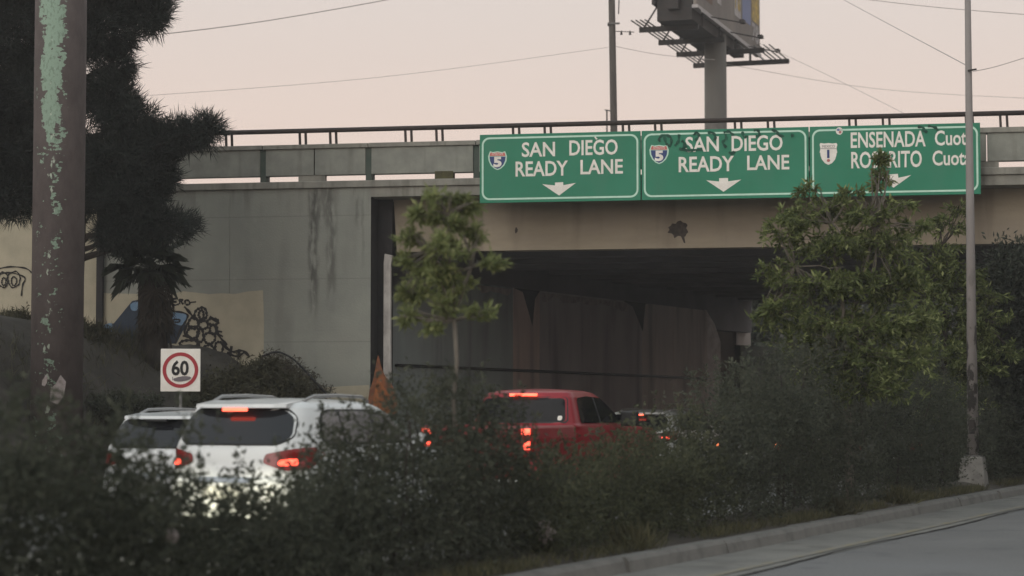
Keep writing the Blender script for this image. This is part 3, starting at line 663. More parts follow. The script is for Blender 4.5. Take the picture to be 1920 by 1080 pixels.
# torn paper stuck at the foot
b = MB(); pts = [(-.12, 0), (.02, -.06), (.12, .1), (.15, .34), (.06, .46), (-.02, .3), (-.10, .22)]
hz = z0(752)
b.add([(x + .1, -math.sqrt(max(.01, rad * rad - (x + .1) ** 2)) - .012, hz + z) for x, z in pts], [tuple(range(7))]); b.build('torn_poster', M['litter'], rt)
b = MB(); b.add([(x * .4 - .12, -math.sqrt(rad * rad - (x * .4 - .12) ** 2) - .012, hz + .28 + z * .4) for x, z in pts], [tuple(range(7))]); b.build('torn_poster', M['litter'], rt)

# ---------------------------------------------------------------- street lamp post on its concrete foot (right)
nL = -8.62; D = at_n(1822, nL); c = Vector(((1822 - 960) / FPX * D, D, 0)); zb = .16
rt = empty('lamp_post', (c.x, c.y, zb), R(-20), label='pale painted lamp post on concrete footing at the right, covering the sign edge', cat='lamp post')
M['lamppaint'] = mat('flaking_lamp_paint', (.27, .25, .24), .7, (.22, .20, .19), 4, stretch=(1, 1, .3))
g = NG(M['lamppaint']); vec, xyz = g.coords()
g.over(g.math('MULTIPLY', g.step(g.noise(vec, 7, (1, 1, .45), 8), .50, .56), g.step(xyz[2], 4.6, 2.2)), (.055, .05, .047))
M['footing'] = mat('footing_concrete', (.27, .26, .235), .9, (.19, .18, .165), 5, bump=.4, bscale=30)
hF = hatz(856, D) - zb; b = MB(); w0, w1 = 27 * D / FPX, 20 * D / FPX
v = [(sx * w, sy * w, z) for z, w in ((-.1, w0), (hF, w1)) for sx, sy in ((-1, -1), (1, -1), (1, 1), (-1, 1))]
b.add(v, [(3, 2, 1, 0), (4, 5, 6, 7), (0, 1, 5, 4), (1, 2, 6, 5), (2, 3, 7, 6), (3, 0, 4, 7)]); b.build('footing', M['footing'], rt, bevel=.02)
ltop = 10.5; dxl = 0.0
MB().tube([(0, 0, hF), (dxl * .5, 0, ltop * .5), (dxl, 0, ltop)], [.108, .075, .05], 20).build('shaft', M['lamppaint'], rt, smooth=True)
MB().box(-.16, .16, -.16, .16, hF, hF + .025).build('base_plate', M['galv'], rt)
MB().box(-.05, .05, -.118, -.09, hF + .42, hF + .68).build('hand_hole_cover', M['steel'], rt, bevel=.005)
MB().tube([(dxl, 0, ltop), (dxl + .6, -.05, ltop + .5), (dxl + 1.6, -.1, ltop + .6)], .04, 10).build('arm', M['lamppaint'], rt)
MB().prism([(dxl + 1.5, ltop + .54), (dxl + 2.1, ltop + .56), (dxl + 2.0, ltop + .68), (dxl + 1.6, ltop + .70)], -.2, .0).build('lamp_head', M['galv'], rt)
MB().bar((dxl * .6, -.09, hatz(134, D) - zb), (dxl * .6 + .16, -.1, hatz(132, D) - zb), .03, .03).build('cable_bracket', M['steel'], rt)

# ---------------------------------------------------------------- utility pole, small lamp, billboard, wires
D = 78.0; c = at(1151, 240, D); k = D / FPX; up = at(1147, 0, D); zt_ = 24.0
rt = empty('utility_pole', (c.x, c.y, 0), 0, label='slim grey utility pole behind the first green sign', cat='utility pole')
ex = (up.x - c.x) / (up.z - c.z)
MB().tube([(-ex * c.z, 0, 0), (ex * (zt_ - c.z), 0, zt_)], [.155, .105], 12).build('shaft', M['wood'], rt, smooth=True)
zz_ = hatz(45, D); MB().bar((-.22, -.12, zz_), (.22, -.12, zz_), .07, .06).build('bracket', M['galv'], rt)
MB().tube([(-.2, -.12, zz_ - .1), (-.2, -.12, zz_ + .02)], .03, 8).build('insulator', M['steel'], rt)
zz_ = hatz(61, D); MB().bar((.05, -.1, zz_ + .03), (.75, -.1, zz_), .025, .025).build('strain_rod', M['steel'], rt)
for dx_ in (.28, .6): MB().tube([(dx_, -.1, zz_ - .10), (dx_, -.1, zz_ + .05)], [.05, .02], 8).build('insulator', M['steel'], rt)
zz_ = hatz(12, D); MB().tube([(.18, -.1, zz_ - .3), (.2, -.1, zz_ + .3), (.05, -.1, zz_ + .45)], .02, 6).build('loop_cable', M['steel'], rt)
D = 95.0; c = at(1138, 240, D)
rt = empty('small_street_lamp', (c.x, c.y, 0), 0, label='thin distant street lamp just left of the utility pole', cat='street lamp')
h = hatz(206, D); MB().tube([(0, 0, 0), (0, 0, h)], .035, 6).build('shaft', M['steel'], rt); MB().bar((-.1, 0, h), (.2, 0, h - .05), .05, .05).build('lamp_head', M['galv'], rt)

ea = math.atan2(.952, .307); E = Vector((.307, .952, 0)).normalized(); Fv = Vector((.952, -.307, 0)).normalized()
B0 = Vector((5.5, 91.3, 0)); ctr = B0 + E * 5.15 + Fv * 2.2
bb = empty('billboard', (ctr.x, ctr.y, 0), 0, label='roadside billboard on a thick monopole with steel catwalks, above the overpass', cat='billboard')
def BP(l, w, z): p = B0 + E * l + Fv * w - ctr; return (p.x, p.y, z)
zc = 17.75; zp = 18.45
MB().tube([(0, 0, 0), (0, 0, zp + 5)], [.52, .49], 28).build('monopole', M['monopole'], bb, smooth=True)
for k in range(4):
    MB().bar(BP(k * 3.43, 0, zc), BP(k * 3.43, (2.6, 3.0, 4.1, 4.6)[k], zc), .14, .22).build('cross_beam', M['steel'], bb)
    for w_ in (1.0, 2.75): MB().bar(BP(k * 3.43, w_, zc), BP(k * 3.43, w_, zp + 5), .10, .10).build('upright', M['steel'], bb)
    MB().bar(BP(k * 3.43, .15, zc), BP(k * 3.43, 1.0, zp + .6), .06, .06).build('knee_brace', M['steel'], bb)
    MB().bar(BP(k * 3.43, 1.0, zc + .1), BP(k * 3.43, 1.9, zp + 1.3), .06, .06).build('knee_brace', M['steel'], bb)
for w_ in (0.05, .25, .45, .65, 3.75, 3.95, 4.2, 4.45):
    MB().bar(BP(-1.6 if w_ < 2 else 6.2, w_, zc + .14), BP(11.2, w_, zc + .14), .05, .04).build('walkway_bar', M['galv'], bb)
MB().bar(BP(-1.6, 1.85, zp + .2), BP(12, 1.85, zp + .2), .5, .7).build('torsion_beam', M['steel'], bb)
bpanel_box = MB().box(-1.2, 8.2, 1.08, 2.60, zc + .12, zp + .5, fn=BP); bpanel_box.build('truss_casing', M['steel'], bb)
MB().bar(BP(-1.6, 1.85, zp + 2.0), BP(12, 1.85, zp + 2.0), .3, .5).build('torsion_beam', M['steel'], bb)
for k in range(8): MB().bar(BP(-1 + k * 1.6, 1.1, zp + .1), BP(-.2 + k * 1.6, 2.6, zp + .9), .10, .10).build('truss_brace', M['steel'], bb)
M['adback'] = mat('billboard_sheet', (.24, .21, .185), .8, (.17, .15, .14), .8, stretch=(1, 1, .3))
M['adgrey'] = mat('ad_grey', (.5, .47, .46), .8, (.36, .33, .33), 3); M['adbrown'] = mat('ad_brown', (.16, .10, .07), .8); M['adblue'] = mat('ad_blue', (.20, .23, .38), .8); M['adyel'] = mat('ad_yellow', (.62, .44, .10), .8, (.27, .2, .1), 3)
def bpanel(name, l0, l1, w0, w1, z0, z1, m, **k_):
    fnp = lambda l, w, z: BP(l, w, z); return MB().box(l0, l1, w0, w1, z0, z1, fn=fnp).build(name, m, bb, **k_)
bpanel('panel', -1.5, 12.15, 2.72, 2.85, zp, zp + 5.2, M['adback'])
bpanel('panel', -1.5, 12.15, .92, 1.05, zp + .1, zp + 5.2, M['steel'])
bpanel('panel_frame', -1.5, 12.15, 2.66, 2.92, zp - .14, zp - .004, M['adgrey'])
bpanel('panel_frame', -1.5, 12.15, 3.05, 3.11, zp - .34, zp - .28, M['adgrey'])
for l0, l1, z0_, z1_, m_ in ((6.2, 7.6, zp + .9, zp + 5, 'adgrey'), (8.0, 9.9, zp + 1.0, zp + 5, 'adblue'), (10.2, 11.9, zp + 1.35, zp + 5, 'adyel'), (0.2, 1.6, zp + .5, zp + 5, 'adbrown'), (2.6, 3.4, zp + .8, zp + 4, 'adgrey'), (4.6, 5.0, zp + 1.4, zp + 3.4, 'adyel')):
    bpanel('advert_block', l0, l1, 2.854, 2.862, z0_, z1_, M[m_])
wd = word('advert_lettering', '78', (0, 1, 1, 0), 0, M['adgrey'], bb, .03)
for v_ in wd.data.vertices:
    u_, q_ = v_.co.x, v_.co.z; v_.co = BP(10.2 + 1.5 * u_, 2.870, zp + .35 + .9 * q_)
wd = word('advert_lettering', 'Pa', (0, 1, 1, 0), 0, M['adyel'], bb, .03)
for v_ in wd.data.vertices:
    u_, q_ = v_.co.x, v_.co.z; v_.co = BP(6.3 + 1.2 * u_, 2.874, zp + 1.2 + 1.8 * q_)
for k in range(3):
    l_ = 1 + k * 4; MB().tube([BP(l_, 2.85, zp - .1), BP(l_, 4.3, zp - .45)], .03, 6).build('lamp_arm', M['steel'], bb)
    MB().bar(BP(l_ - .2, 4.3, zp - .4), BP(l_ + .2, 4.3, zp - .4), .2, .14).build('flood_lamp', M['steel'], bb)
M['wire'] = mat('wire_grey', (.45, .41, .39), .8)
for pts, D0, D1, lab, r_ in (
    ([(100, 84), (500, 39), (1000, -52)], 60, 76, 'overhead wire rising from the pine to the top edge', .016),
    ([(120, 190), (700, 146), (1146, 88)], 62, 78, 'overhead wire reaching the utility pole from the left', .007),
    ([(1149, 86), (1240, 103), (1340, 112)], 78, 92, 'short overhead wire between utility pole and billboard', .010),
    ([(1380, -110), (1620, 20), (1815, 124)], 80, 39.5, 'overhead wire sloping down to the lamp post from the top edge', .010),
    ([(1400, 70), (1540, 135), (1700, 215)], 95, 80, 'overhead wire sloping down right of the billboard', .010),
    ([(1600, -4), (1760, 14), (1960, 30)], 70, 60, 'nearly level overhead wire at the top right corner', .012),
    ([(1360, 120), (1640, 166), (1960, 186)], 100, 90, 'faint low overhead wire right of the billboard monopole', .010),
    ([(1824, 134), (1870, 124), (1960, 96)], 39, 42, 'overhead wire leaving the lamp post to the right', .007)):
    P3 = [at(px, py, D0 + (D1 - D0) * i / 2) for i, (px, py) in enumerate(pts)]
    b = MB().tube(spline([tuple(p) for p in P3], 8), r_, 5); b.build('overhead_wire', M['wire'], label=lab, cat='wire', group='overhead wires')

# ---------------------------------------------------------------- vehicles
def lerp_tab(tab, z):
    zs = [r[0] for r in tab]
    if z <= zs[0]: return tab[0][1:]
    for i in range(len(tab) - 1):
        if z <= zs[i + 1]:
            t = (z - zs[i]) / (zs[i + 1] - zs[i]); return tuple(a_ + (b_ - a_) * t for a_, b_ in zip(tab[i][1:], tab[i + 1][1:]))
    return tab[-1][1:]
class Body:
    def __init__(s, tab, a=4.5, b=9): s.t, s.a, s.b = tab, a, b
    def rear(s, x, z):
        yr, yf, hw = lerp_tab(s.t, z); q = min(.9999, abs(x) / hw); return (yr + yf) / 2 - (yf - yr) / 2 * (1 - q ** s.a) ** (1 / s.b)
    def front(s, x, z):
        yr, yf, hw = lerp_tab(s.t, z); q = min(.9999, abs(x) / hw); return (yr + yf) / 2 + (yf - yr) / 2 * (1 - q ** s.a) ** (1 / s.b)
    def side(s, y, z):
        yr, yf, hw = lerp_tab(s.t, z); q = min(.9999, abs(y - (yr + yf) / 2) / ((yf - yr) / 2)); return hw * (1 - q ** s.b) ** (1 / s.a)
    def shell(s, crown=.04, n=72, dz=.025):
        z0, z1 = s.t[0][0], s.t[-1][0]; zs = sorted(set([r[0] for r in s.t] + list(np.arange(z0, z1, dz)))); b = MB(); vs, fs = [], []
        rings = [(z,) + lerp_tab(s.t, z) for z in zs]
        yr, yf, hw = rings[-1][1:]; yc = (yr + yf) / 2; hl = (yf - yr) / 2
        for k in range(1, 6):
            q = 1 - k / 5.5; rings.append((z1 + crown * (1 - q * q), yc - hl * q, yc + hl * q, hw * q))
        for z, yr, yf, hw in rings:
            for k in range(n):
                th = 2 * math.pi * k / n; c_, s_ = math.cos(th), math.sin(th)
                # walk the superellipse evenly by arc: use atan warp
                vs.append((hw * math.copysign(abs(c_) ** (2 / s.a), c_), (yr + yf) / 2 + (yf - yr) / 2 * math.copysign(abs(s_) ** (2 / s.b), s_), z))
        m = len(rings)
        for i in range(m - 1):
            for k in range(n): fs.append((i * n + k, i * n + (k + 1) % n, (i + 1) * n + (k + 1) % n, (i + 1) * n + k))
        fs.append(tuple((m - 1) * n + k for k in range(n))); fs.append(tuple(reversed(range(n))))
        return b.add(vs, fs)
    def patch(s, face, outline, off=.006, rings=6, rnd=3):
        o = outline if not rnd else spline(outline, rnd, True)
        if rnd: # keep corners only mildly rounded
            o = []
            m = len(outline)
            for i in range(m):
                p0, p1, p2 = (np.array(outline[(i + d) % m], float) for d in (-1, 0, 1))
                l = min(.06, np.linalg.norm(p0 - p1) * .4, np.linalg.norm(p2 - p1) * .4)
                a_ = p1 + (p0 - p1) / (np.linalg.norm(p0 - p1) + 1e-9) * l; c_ = p1 + (p2 - p1) / (np.linalg.norm(p2 - p1) + 1e-9) * l
                nxt = p2
                for k in range(5): t = k / 4; o.append(tuple((1 - t) ** 2 * a_ + 2 * t * (1 - t) * p1 + t * t * c_))
                l2 = min(.06, np.linalg.norm(p1 - p2) * .4); e_ = p2 + (p1 - p2) / (np.linalg.norm(p1 - p2) + 1e-9) * l2
                for k in range(1, 6): o.append(tuple(c_ + (e_ - c_) * k / 6))
        cx, cz = np.mean([p[0] for p in o]), np.mean([p[1] for p in o]); n = len(o); vs = []
        def S(u, z):
            if face == 'rear': return (u, s.rear(u, z) - off, z + off * .2)
            if face == 'front': return (u, s.front(u, z) + off, z + off * .2)
            if face == 'right': return (s.side(u, z) + off, u, z)
            return (-s.side(u, z) - off, u, z)
        vs.append(S(cx, cz)); fs = []
        for r_ in range(1, rings + 1):
            for u, z in o: vs.append(S(cx + (u - cx) * r_ / rings, cz + (z - cz) * r_ / rings))
        for k in range(n): fs.append((0, 1 + k, 1 + (k + 1) % n))
        for r_ in range(rings - 1):
            for k in range(n): fs.append((1 + r_ * n + k, 1 + (r_ + 1) * n + k, 1 + (r_ + 1) * n + (k + 1) % n, 1 + r_ * n + (k + 1) % n))
        return MB().add(vs, fs)
def scale_tab(tab, sz, sw, sl): return [(z * sz, a_ * sl, b_ * sl, h * sw) for z, a_, b_, h in tab]
def wheels(root, ys, hw, r=.34):
    for y in ys:
        for sx in (-1, 1):
            x = sx * (hw - .10); t = MB().tube([(x - .11, y, r), (x - .09, y, r), (x + .09, y, r), (x + .11, y, r)], [r - .03, r, r, r - .03], 22).build('wheel', M['rubber'], root, smooth=False)
            xo = x + sx * .112; MB().tube([(xo - .01, y, r), (xo + .012, y, r)], [r * .66, r * .60], 18).build('rim', M['rim'], t)
SUV = [(.26, .16, 4.50, .85), (.42, .03, 4.68, .91), (.58, .0, 4.72, .935), (.80, .02, 4.70, .94), (.86, .06, 4.66, .94), (1.00, .09, 4.58, .935), (1.08, .10, 4.42, .925), (1.13, .11, 3.80, .915), (1.17, .12, 3.50, .91), (1.24, .15, 3.36, .895), (1.4, .24, 3.05, .845), (1.55, .33, 2.75, .795), (1.64, .40, 2.52, .755), (1.69, .47, 2.35, .70), (1.715, .58, 2.15, .62)]
SEDAN = [(.20, .16, 4.4, .82), (.36, .03, 4.52, .88), (.52, .0, 4.56, .90), (.70, .04, 4.50, .90), (.86, .10, 4.30, .885), (.93, .14, 3.9, .87), (.97, .30, 3.35, .855), (1.0, .55, 3.2, .84), (1.15, .85, 2.9, .78), (1.3, 1.15, 2.6, .71), (1.38, 1.32, 2.42, .66), (1.42, 1.45, 2.28, .60)]
def suv(loc, label, paint, group, lit=True, sz=1.0, detail=True, head=False, tab=SUV, quarter='glassgrey'):
    T = scale_tab(tab, sz, 1, 1); B = Body(T); rt = empty('car', loc, -YAW, label=label, cat='car', group=group); z = lambda q: q * sz
    B.shell().build('body', paint, rt, smooth=True)
    B.patch('rear', [(-.60, z(1.215)), (-.76, z(1.30)), (-.72, z(1.54)), (-.60, z(1.635)), (.60, z(1.635)), (.72, z(1.54)), (.76, z(1.30)), (.60, z(1.215))], .004).build('window_seal', M['trim'], rt, smooth=True)
    B.patch('rear', [(-.57, z(1.235)), (-.73, z(1.31)), (-.69, z(1.53)), (-.58, z(1.61)), (.58, z(1.61)), (.69, z(1.53)), (.73, z(1.31)), (.57, z(1.235))], .009).build('rear_window', M['glass'], rt, smooth=True)
    for sd in ('right', 'left'):
        B.patch(sd, [(.66, z(1.30)), (.80, z(1.58)), (1.0, z(1.625)), (2.45, z(1.62)), (2.90, z(1.42)), (3.15, z(1.23)), (2.7, z(1.21)), (.78, z(1.21))], .004).build('window_seal', M['trim'], rt, smooth=True)
        B.patch(sd, [(.70, z(1.31)), (.84, z(1.56)), (1.02, z(1.60)), (1.20, z(1.60)), (1.20, z(1.235)), (.82, z(1.235))], .009).build('side_window', M[quarter], rt, smooth=True)
        B.patch(sd, [(1.24, z(1.235)), (1.24, z(1.60)), (1.95, z(1.60)), (1.95, z(1.235))], .009).build('side_window', M[quarter], rt, smooth=True)
        B.patch(sd, [(2.02, z(1.235)), (2.02, z(1.60)), (2.4, z(1.595)), (2.80, z(1.42)), (3.02, z(1.245))], .009).build('side_window', M[quarter], rt, smooth=True)
    B.patch('front', [(-.76, z(1.24)), (-.60, z(1.63)), (.60, z(1.63)), (.76, z(1.24))], .008).build('windscreen', M['glass'], rt, smooth=True)
    for sx in (-1, 1):
        ol = [(sx * .46, z(1.02)), (sx * .48, z(1.12)), (sx * .88, z(1.20)), (sx * .915, z(1.12)), (sx * .90, z(.95)), (sx * .74, z(.93))]
        tl = B.patch('rear', ol, .012).build('tail_lamp', M['lens'], rt, smooth=True)
        B.patch('right' if sx > 0 else 'left', [(.20, z(.97)), (.20, z(1.18)), (.58, z(1.20)), (.42, z(1.02))], .010).build('tail_lamp', M['lens'], rt, smooth=True)
        if lit: B.patch('rear', [(sx * .64, z(.99)), (sx * .64, z(1.055)), (sx * .82, z(1.07)), (sx * .82, z(.99))], .02).build('lit_bulb', M['lit'], tl)
        MB().tube([(sx * .60, .75, z(1.72)), (sx * .62, .95, z(1.775)), (sx * .62, 1.5, z(1.785)), (sx * .62, 2.1, z(1.77)), (sx * .60, 2.3, z(1.71))], .020, 8).build('roof_rail', M['carsilver'], rt, smooth=True)
        hl = B.patch('front', [(sx * .50, z(.86)), (sx * .52, z(.98)), (sx * .84, z(1.02)), (sx * .86, z(.90))], .012).build('head_lamp', M['headlamp'] if head else M['chrome'], rt)
        b = MB(); b.add([(sx * (.94 + dx_), y_, z_) for dx_, y_, z_ in ((-.05, 2.82, z(1.20)), (.20, 2.76, z(1.18)), (.22, 2.76, z(1.34)), (.0, 2.84, z(1.34)), (-.05, 2.98, z(1.20)), (.16, 2.92, z(1.20)), (.18, 2.92, z(1.32)), (.0, 2.98, z(1.32)))], [(0, 1, 2, 3), (7, 6, 5, 4), (0, 4, 5, 1), (1, 5, 6, 2), (2, 6, 7, 3), (3, 7, 4, 0)]); b.build('wing_mirror', paint, rt, bevel=.02)
    v = []
    b = MB(); ks = 10
    for k in range(ks + 1):
        x = -.60 + 1.2 * k / ks; yb = .24 + .12 * (x / .6) ** 4
        v += [(x, yb, z(1.642)), (x, yb + .02, z(1.685)), (x, .72, z(1.728)), (x, .62, z(1.64))]
    b.add(v, [(4 * k + i, 4 * k + 4 + i, 4 * k + 4 + (i + 1) % 4, 4 * k + (i + 1) % 4) for k in range(ks) for i in range(4)] + [(0, 1, 2, 3), (4 * ks + 3, 4 * ks + 2, 4 * ks + 1, 4 * ks)]); sp = b.build('spoiler', paint, rt, smooth=False)
    MB().box(-.16, .16, .222, .26, z(1.602), z(1.640)).build('brake_lamp', M['lit'] if lit else M['trim'], rt, bevel=.008)
    pl = B.patch('rear', [(-.26, z(.62)), (-.26, z(.76)), (.26, z(.76)), (.26, z(.62))], .012, rnd=0).build('number_plate', M['plate'], rt)
    B.patch('rear', [(-.36, z(.80)), (-.36, z(.86)), (.36, z(.86)), (.36, z(.80))], .014).build('tailgate_trim', M['chrome'], rt)
    B.patch('rear', [(-.82, z(.27)), (-.82, z(.40)), (.82, z(.40)), (.82, z(.27))], .010).build('bumper_skirt', M['trim'], rt)
    B.patch('front', [(-.45, z(.50)), (-.45, z(.80)), (.45, z(.80)), (.45, z(.50))], .010).build('grille', M['trim'], rt)
    wheels(rt, (.95, 3.65), .93)
    return rt
def place(px, n, back=0):
    D = at_n(px, n); n_, t_ = n, to_nt((px - 960) / FPX * D, D)[1]; return tuple(rd(n_, t_, .0))
whiteSUV = suv(place(420, -12.95), 'white estate car with lit brake lamps and roof rails, behind the hedge', M['carwhite'], 'cars queuing towards the underpass', sz=1.0)
suv(place(276, -15.9), 'white car in the next lane, mostly hidden left of the white estate car', M['carwhite'], 'cars queuing towards the underpass', lit=False, sz=.905, quarter='glass')
D22 = rd(-14.4, to_nt(*at(-90, 755, 20.6).xy)[1] - .2)
suv(tuple(rd(-15.9, 12.6)), 'dark car at the left edge, its roof just above the hedge', M['cargrey'], 'cars queuing towards the underpass', lit=False, sz=.97, quarter='glass')
fol = suv(tuple(rd(-12.95, 9.0)), 'grey car following the white estate car with its headlamps on', M['cargrey'], 'cars queuing towards the underpass', lit=False, sz=.92, head=True, quarter='glass')
for sx in (-1, 1):
    l = bpy.data.lights.new('head_lamp_light', 'SPOT'); l.energy = 2600; l.spot_size = R(30); l.spot_blend = .35; l.color = (1, .95, .68); l.shadow_soft_size = .06
    lo = bpy.data.objects.new('head_lamp_light', l); COL.objects.link(lo); lo.parent = fol; lo.location = (sx * .68, 4.80, .87); lo.rotation_euler = (R(76.5), 0, 0)
def sedan(loc, label, paint, group, lit=True, sz=1.0):
    T = scale_tab(SEDAN, sz, 1, 1); B = Body(T, 4, 8); rt = empty('car', loc, -YAW, label=label, cat='car', group=group); z = lambda q: q * sz
    B.shell().build('body', paint, rt, smooth=True)
    B.patch('rear', [(-.66, z(1.02)), (-.56, z(1.35)), (.56, z(1.35)), (.66, z(1.02))], .008).build('rear_window', M['glass'], rt, smooth=True)
    B.patch('front', [(-.66, z(1.02)), (-.56, z(1.35)), (.56, z(1.35)), (.66, z(1.02))], .008).build('windscreen', M['glass'], rt, smooth=True)
    for sd in ('right', 'left'):
        B.patch(sd, [(1.02, z(1.02)), (1.35, z(1.33)), (1.75, z(1.36)), (1.75, z(1.0))], .008).build('side_window', M['glass'], rt, smooth=True)
        B.patch(sd, [(1.82, z(1.0)), (1.82, z(1.36)), (2.3, z(1.33)), (2.75, z(1.06)), (2.7, z(1.0))], .008).build('side_window', M['glass'], rt, smooth=True)
    for sx in (-1, 1):
        tl = B.patch('rear', [(sx * .48, z(.72)), (sx * .5, z(.86)), (sx * .84, z(.86)), (sx * .86, z(.70))], .012).build('tail_lamp', M['lens'], rt, smooth=True)
        if lit: B.patch('rear', [(sx * .58, z(.755)), (sx * .58, z(.825)), (sx * .76, z(.825)), (sx * .76, z(.755))], .02).build('lit_bulb', M['litsmall'], tl)
        B.patch('front', [(sx * .50, z(.62)), (sx * .52, z(.74)), (sx * .82, z(.76)), (sx * .84, z(.66))], .012).build('head_lamp', M['chrome'], rt)
    MB().box(-.16, .16, 1.20, 1.26, z(1.335), z(1.375)).build('brake_lamp', M['trim'], rt, bevel=.006)
    B.patch('rear', [(-.26, z(.55)), (-.26, z(.68)), (.26, z(.68)), (.26, z(.55))], .012, rnd=0).build('number_plate', M['plate'], rt)
    wheels(rt, (.9, 3.6), .90, .32); return rt
sedan(place(1392, -14.4), 'dark saloon under the bridge, one lamp glinting through the hedge', M['cargrey'], 'cars queuing towards the underpass', sz=1.0)
sedan(place(1655, -11.3), 'dark saloon behind the broad tree, lamps glinting low through leaves', M['cargrey'], 'cars queuing towards the underpass', sz=1.0)
# white car ahead of the pickup: same estate body, lower
suv(place(1187, -17.8), 'white car ahead of the red pickup with high brake lamp lit', M['carwhite'], 'cars queuing towards the underpass', sz=.875, quarter='glass')
# red pickup
def pickup():
    loc = place(892, -13.4); rt = empty('pickup_truck', loc, -YAW, label='red pickup truck with brake lamps on, rear half above the hedge', cat='pickup truck')
    LOW = [(.42, 1.62, 5.3, .88), (.60, 1.56, 5.42, .93), (.90, 1.55, 5.45, .945), (1.20, 1.55, 5.35, .94), (1.29, 1.55, 5.1, .925), (1.33, 1.55, 4.2, .91), (1.37, 1.56, 3.85, .89), (1.48, 1.60, 3.68, .855), (1.64, 1.66, 3.36, .80), (1.78, 1.72, 3.08, .75), (1.85, 1.79, 2.88, .70), (1.88, 1.92, 2.7, .62)]
    B = Body(LOW, 5, 11); paint = M['carred']
    B.shell(.035).build('cab', paint, rt, smooth=True)
    B.patch('rear', [(-.74, 1.39), (-.77, 1.43), (-.70, 1.79), (.70, 1.79), (.77, 1.43), (.74, 1.39)], .004).build('window_seal', M['trim'], rt, smooth=True)
    B.patch('rear', [(-.73, 1.41), (-.67, 1.765), (.67, 1.765), (.73, 1.41)], .010).build('rear_window', M['glassdark'], rt, smooth=True)
    B.patch('rear', [(.61, 1.43), (.61, 1.50), (.68, 1.50), (.68, 1.43)], .014).build('window_sticker', M['signwhite'], rt)
    for sd in ('right', 'left'):
        B.patch(sd, [(1.86, 1.39), (1.98, 1.77), (2.4, 1.80), (2.95, 1.77), (3.30, 1.60), (3.60, 1.385)], .008).build('side_window', M['glassdark'], rt, smooth=True)
        B.patch(sd, [(2.60, 1.40), (2.60, 1.785), (2.66, 1.785), (2.66, 1.40)], .014, rnd=0).build('door_pillar', M['trim'], rt)
        B.patch(sd, [(2.30, 1.24), (2.30, 1.28), (2.50, 1.28), (2.50, 1.24)], .02).build('door_handle', M['chrome'], rt)
        B.patch(sd, [(2.9, 1.25), (2.9, 1.27), (3.5, 1.26), (3.5, 1.24)], .016, rnd=0).build('trim_strip', M['chrome'], rt)
    B.patch('front', [(-.74, 1.39), (-.60, 1.79), (.60, 1.79), (.74, 1.39)], .008).build('windscreen', M['glassdark'], rt, smooth=True)
    MB().box(-.21, .21, 1.64, 1.76, 1.80, 1.842).build('brake_lamp', M['lit'], rt, bevel=.008)
    # bed: two side walls with rounded rails, tailgate, floor
    for sx in (-1, 1):
        prof = [(.80, .45), (.93, .48), (.95, .70), (.95, 1.18), (.93, 1.33), (.89, 1.365), (.82, 1.365), (.80, 1.34)]
        b = MB(); k_ = len(prof); v = [(sx * x, y_, z_) for y_ in (.06, 1.545) for x, z_ in prof]
        b.add(v, [tuple(range(k_)), tuple(reversed(range(k_, 2 * k_)))] + [(i, i + k_, (i + 1) % k_ + k_, (i + 1) % k_) for i in range(k_)]); b.build('bed_side', paint, rt, bevel=.012)
        tl = MB().box(sx * .78 - .09, sx * .78 + .13, .0, .10, .96, 1.345) if sx > 0 else MB().box(-.91, -.69, .0, .10, .96, 1.345)
        tl = tl.build('tail_lamp', M['lens'], rt, bevel=.02)
        x0_ = .71 if sx > 0 else -.89
        MB().box(x0_ + .02, x0_ + .16, -.012, .0, 1.235, 1.325).build('lit_bulb', M['lit'], tl)
        MB().box(x0_ + .02, x0_ + .16, -.012, .0, 1.02, 1.14).build('lit_bulb', M['lit'], tl)
        b = MB(); xx = sx * .95; b.box(min(xx, xx + sx * .28), max(xx, xx + sx * .28), 3.30, 3.44, 1.33, 1.57); b.build('wing_mirror', M['trim'], rt, bevel=.03)
    MB().box(-.69, .69, .02, .10, .55, 1.34).build('tailgate', paint, rt, bevel=.02)
    MB().box(-.79, .79, .10, 1.54, .62, .68).build('bed_floor', M['trim'], rt)
    MB().box(-.92, .92, -.12, .04, .44, .60).build('rear_bumper', M['chrome'], rt, bevel=.03)
    MB().box(-.16, .16, -.125, -.12, .60, .72).build('number_plate', M['plate'], rt)
    MB().box(-.12, .12, .008, .02, 1.18, 1.24).build('tailgate_handle', M['trim'], rt)
    wheels(rt, (.78, 4.4), .94, .38)
pickup()

# ---------------------------------------------------------------- foliage
def leaf_mesh(name, P, L, W, m, parent=None, up=.25, normals=None, dirs=None, fold=0.0, **k):
    n = len(P)
    if dirs is None:
        d = RNG.normal(size=(n, 3)); d[:, 2] = d[:, 2] * .8 + up
    else: d = dirs + RNG.normal(size=(n, 3)) * .35
    d /= np.linalg.norm(d, axis=1)[:, None] + 1e-9
    r = RNG.normal(size=(n, 3)); s = np.cross(d, r); s /= np.linalg.norm(s, axis=1)[:, None] + 1e-9
    l = (L * RNG.uniform(.6, 1.3, n))[:, None]; w = (W * RNG.uniform(.7, 1.3, n))[:, None]
    v = np.empty((n, 4, 3)); v[:, 0] = P; v[:, 1] = P + d * l * .45 + s * w * .5; v[:, 2] = P + d * l; v[:, 3] = P + d * l * .45 - s * w * .5
    me = bpy.data.meshes.new(name); me.vertices.add(n * 4); me.vertices.foreach_set('co', v.reshape(-1))
    me.loops.add(n * 4); me.loops.foreach_set('vertex_index', np.arange(n * 4, dtype=np.int32))
    me.polygons.add(n); me.polygons.foreach_set('loop_start', np.arange(0, n * 4, 4, dtype=np.int32))
    me.update(calc_edges=True)
    return link(me, name, m, parent, **k)
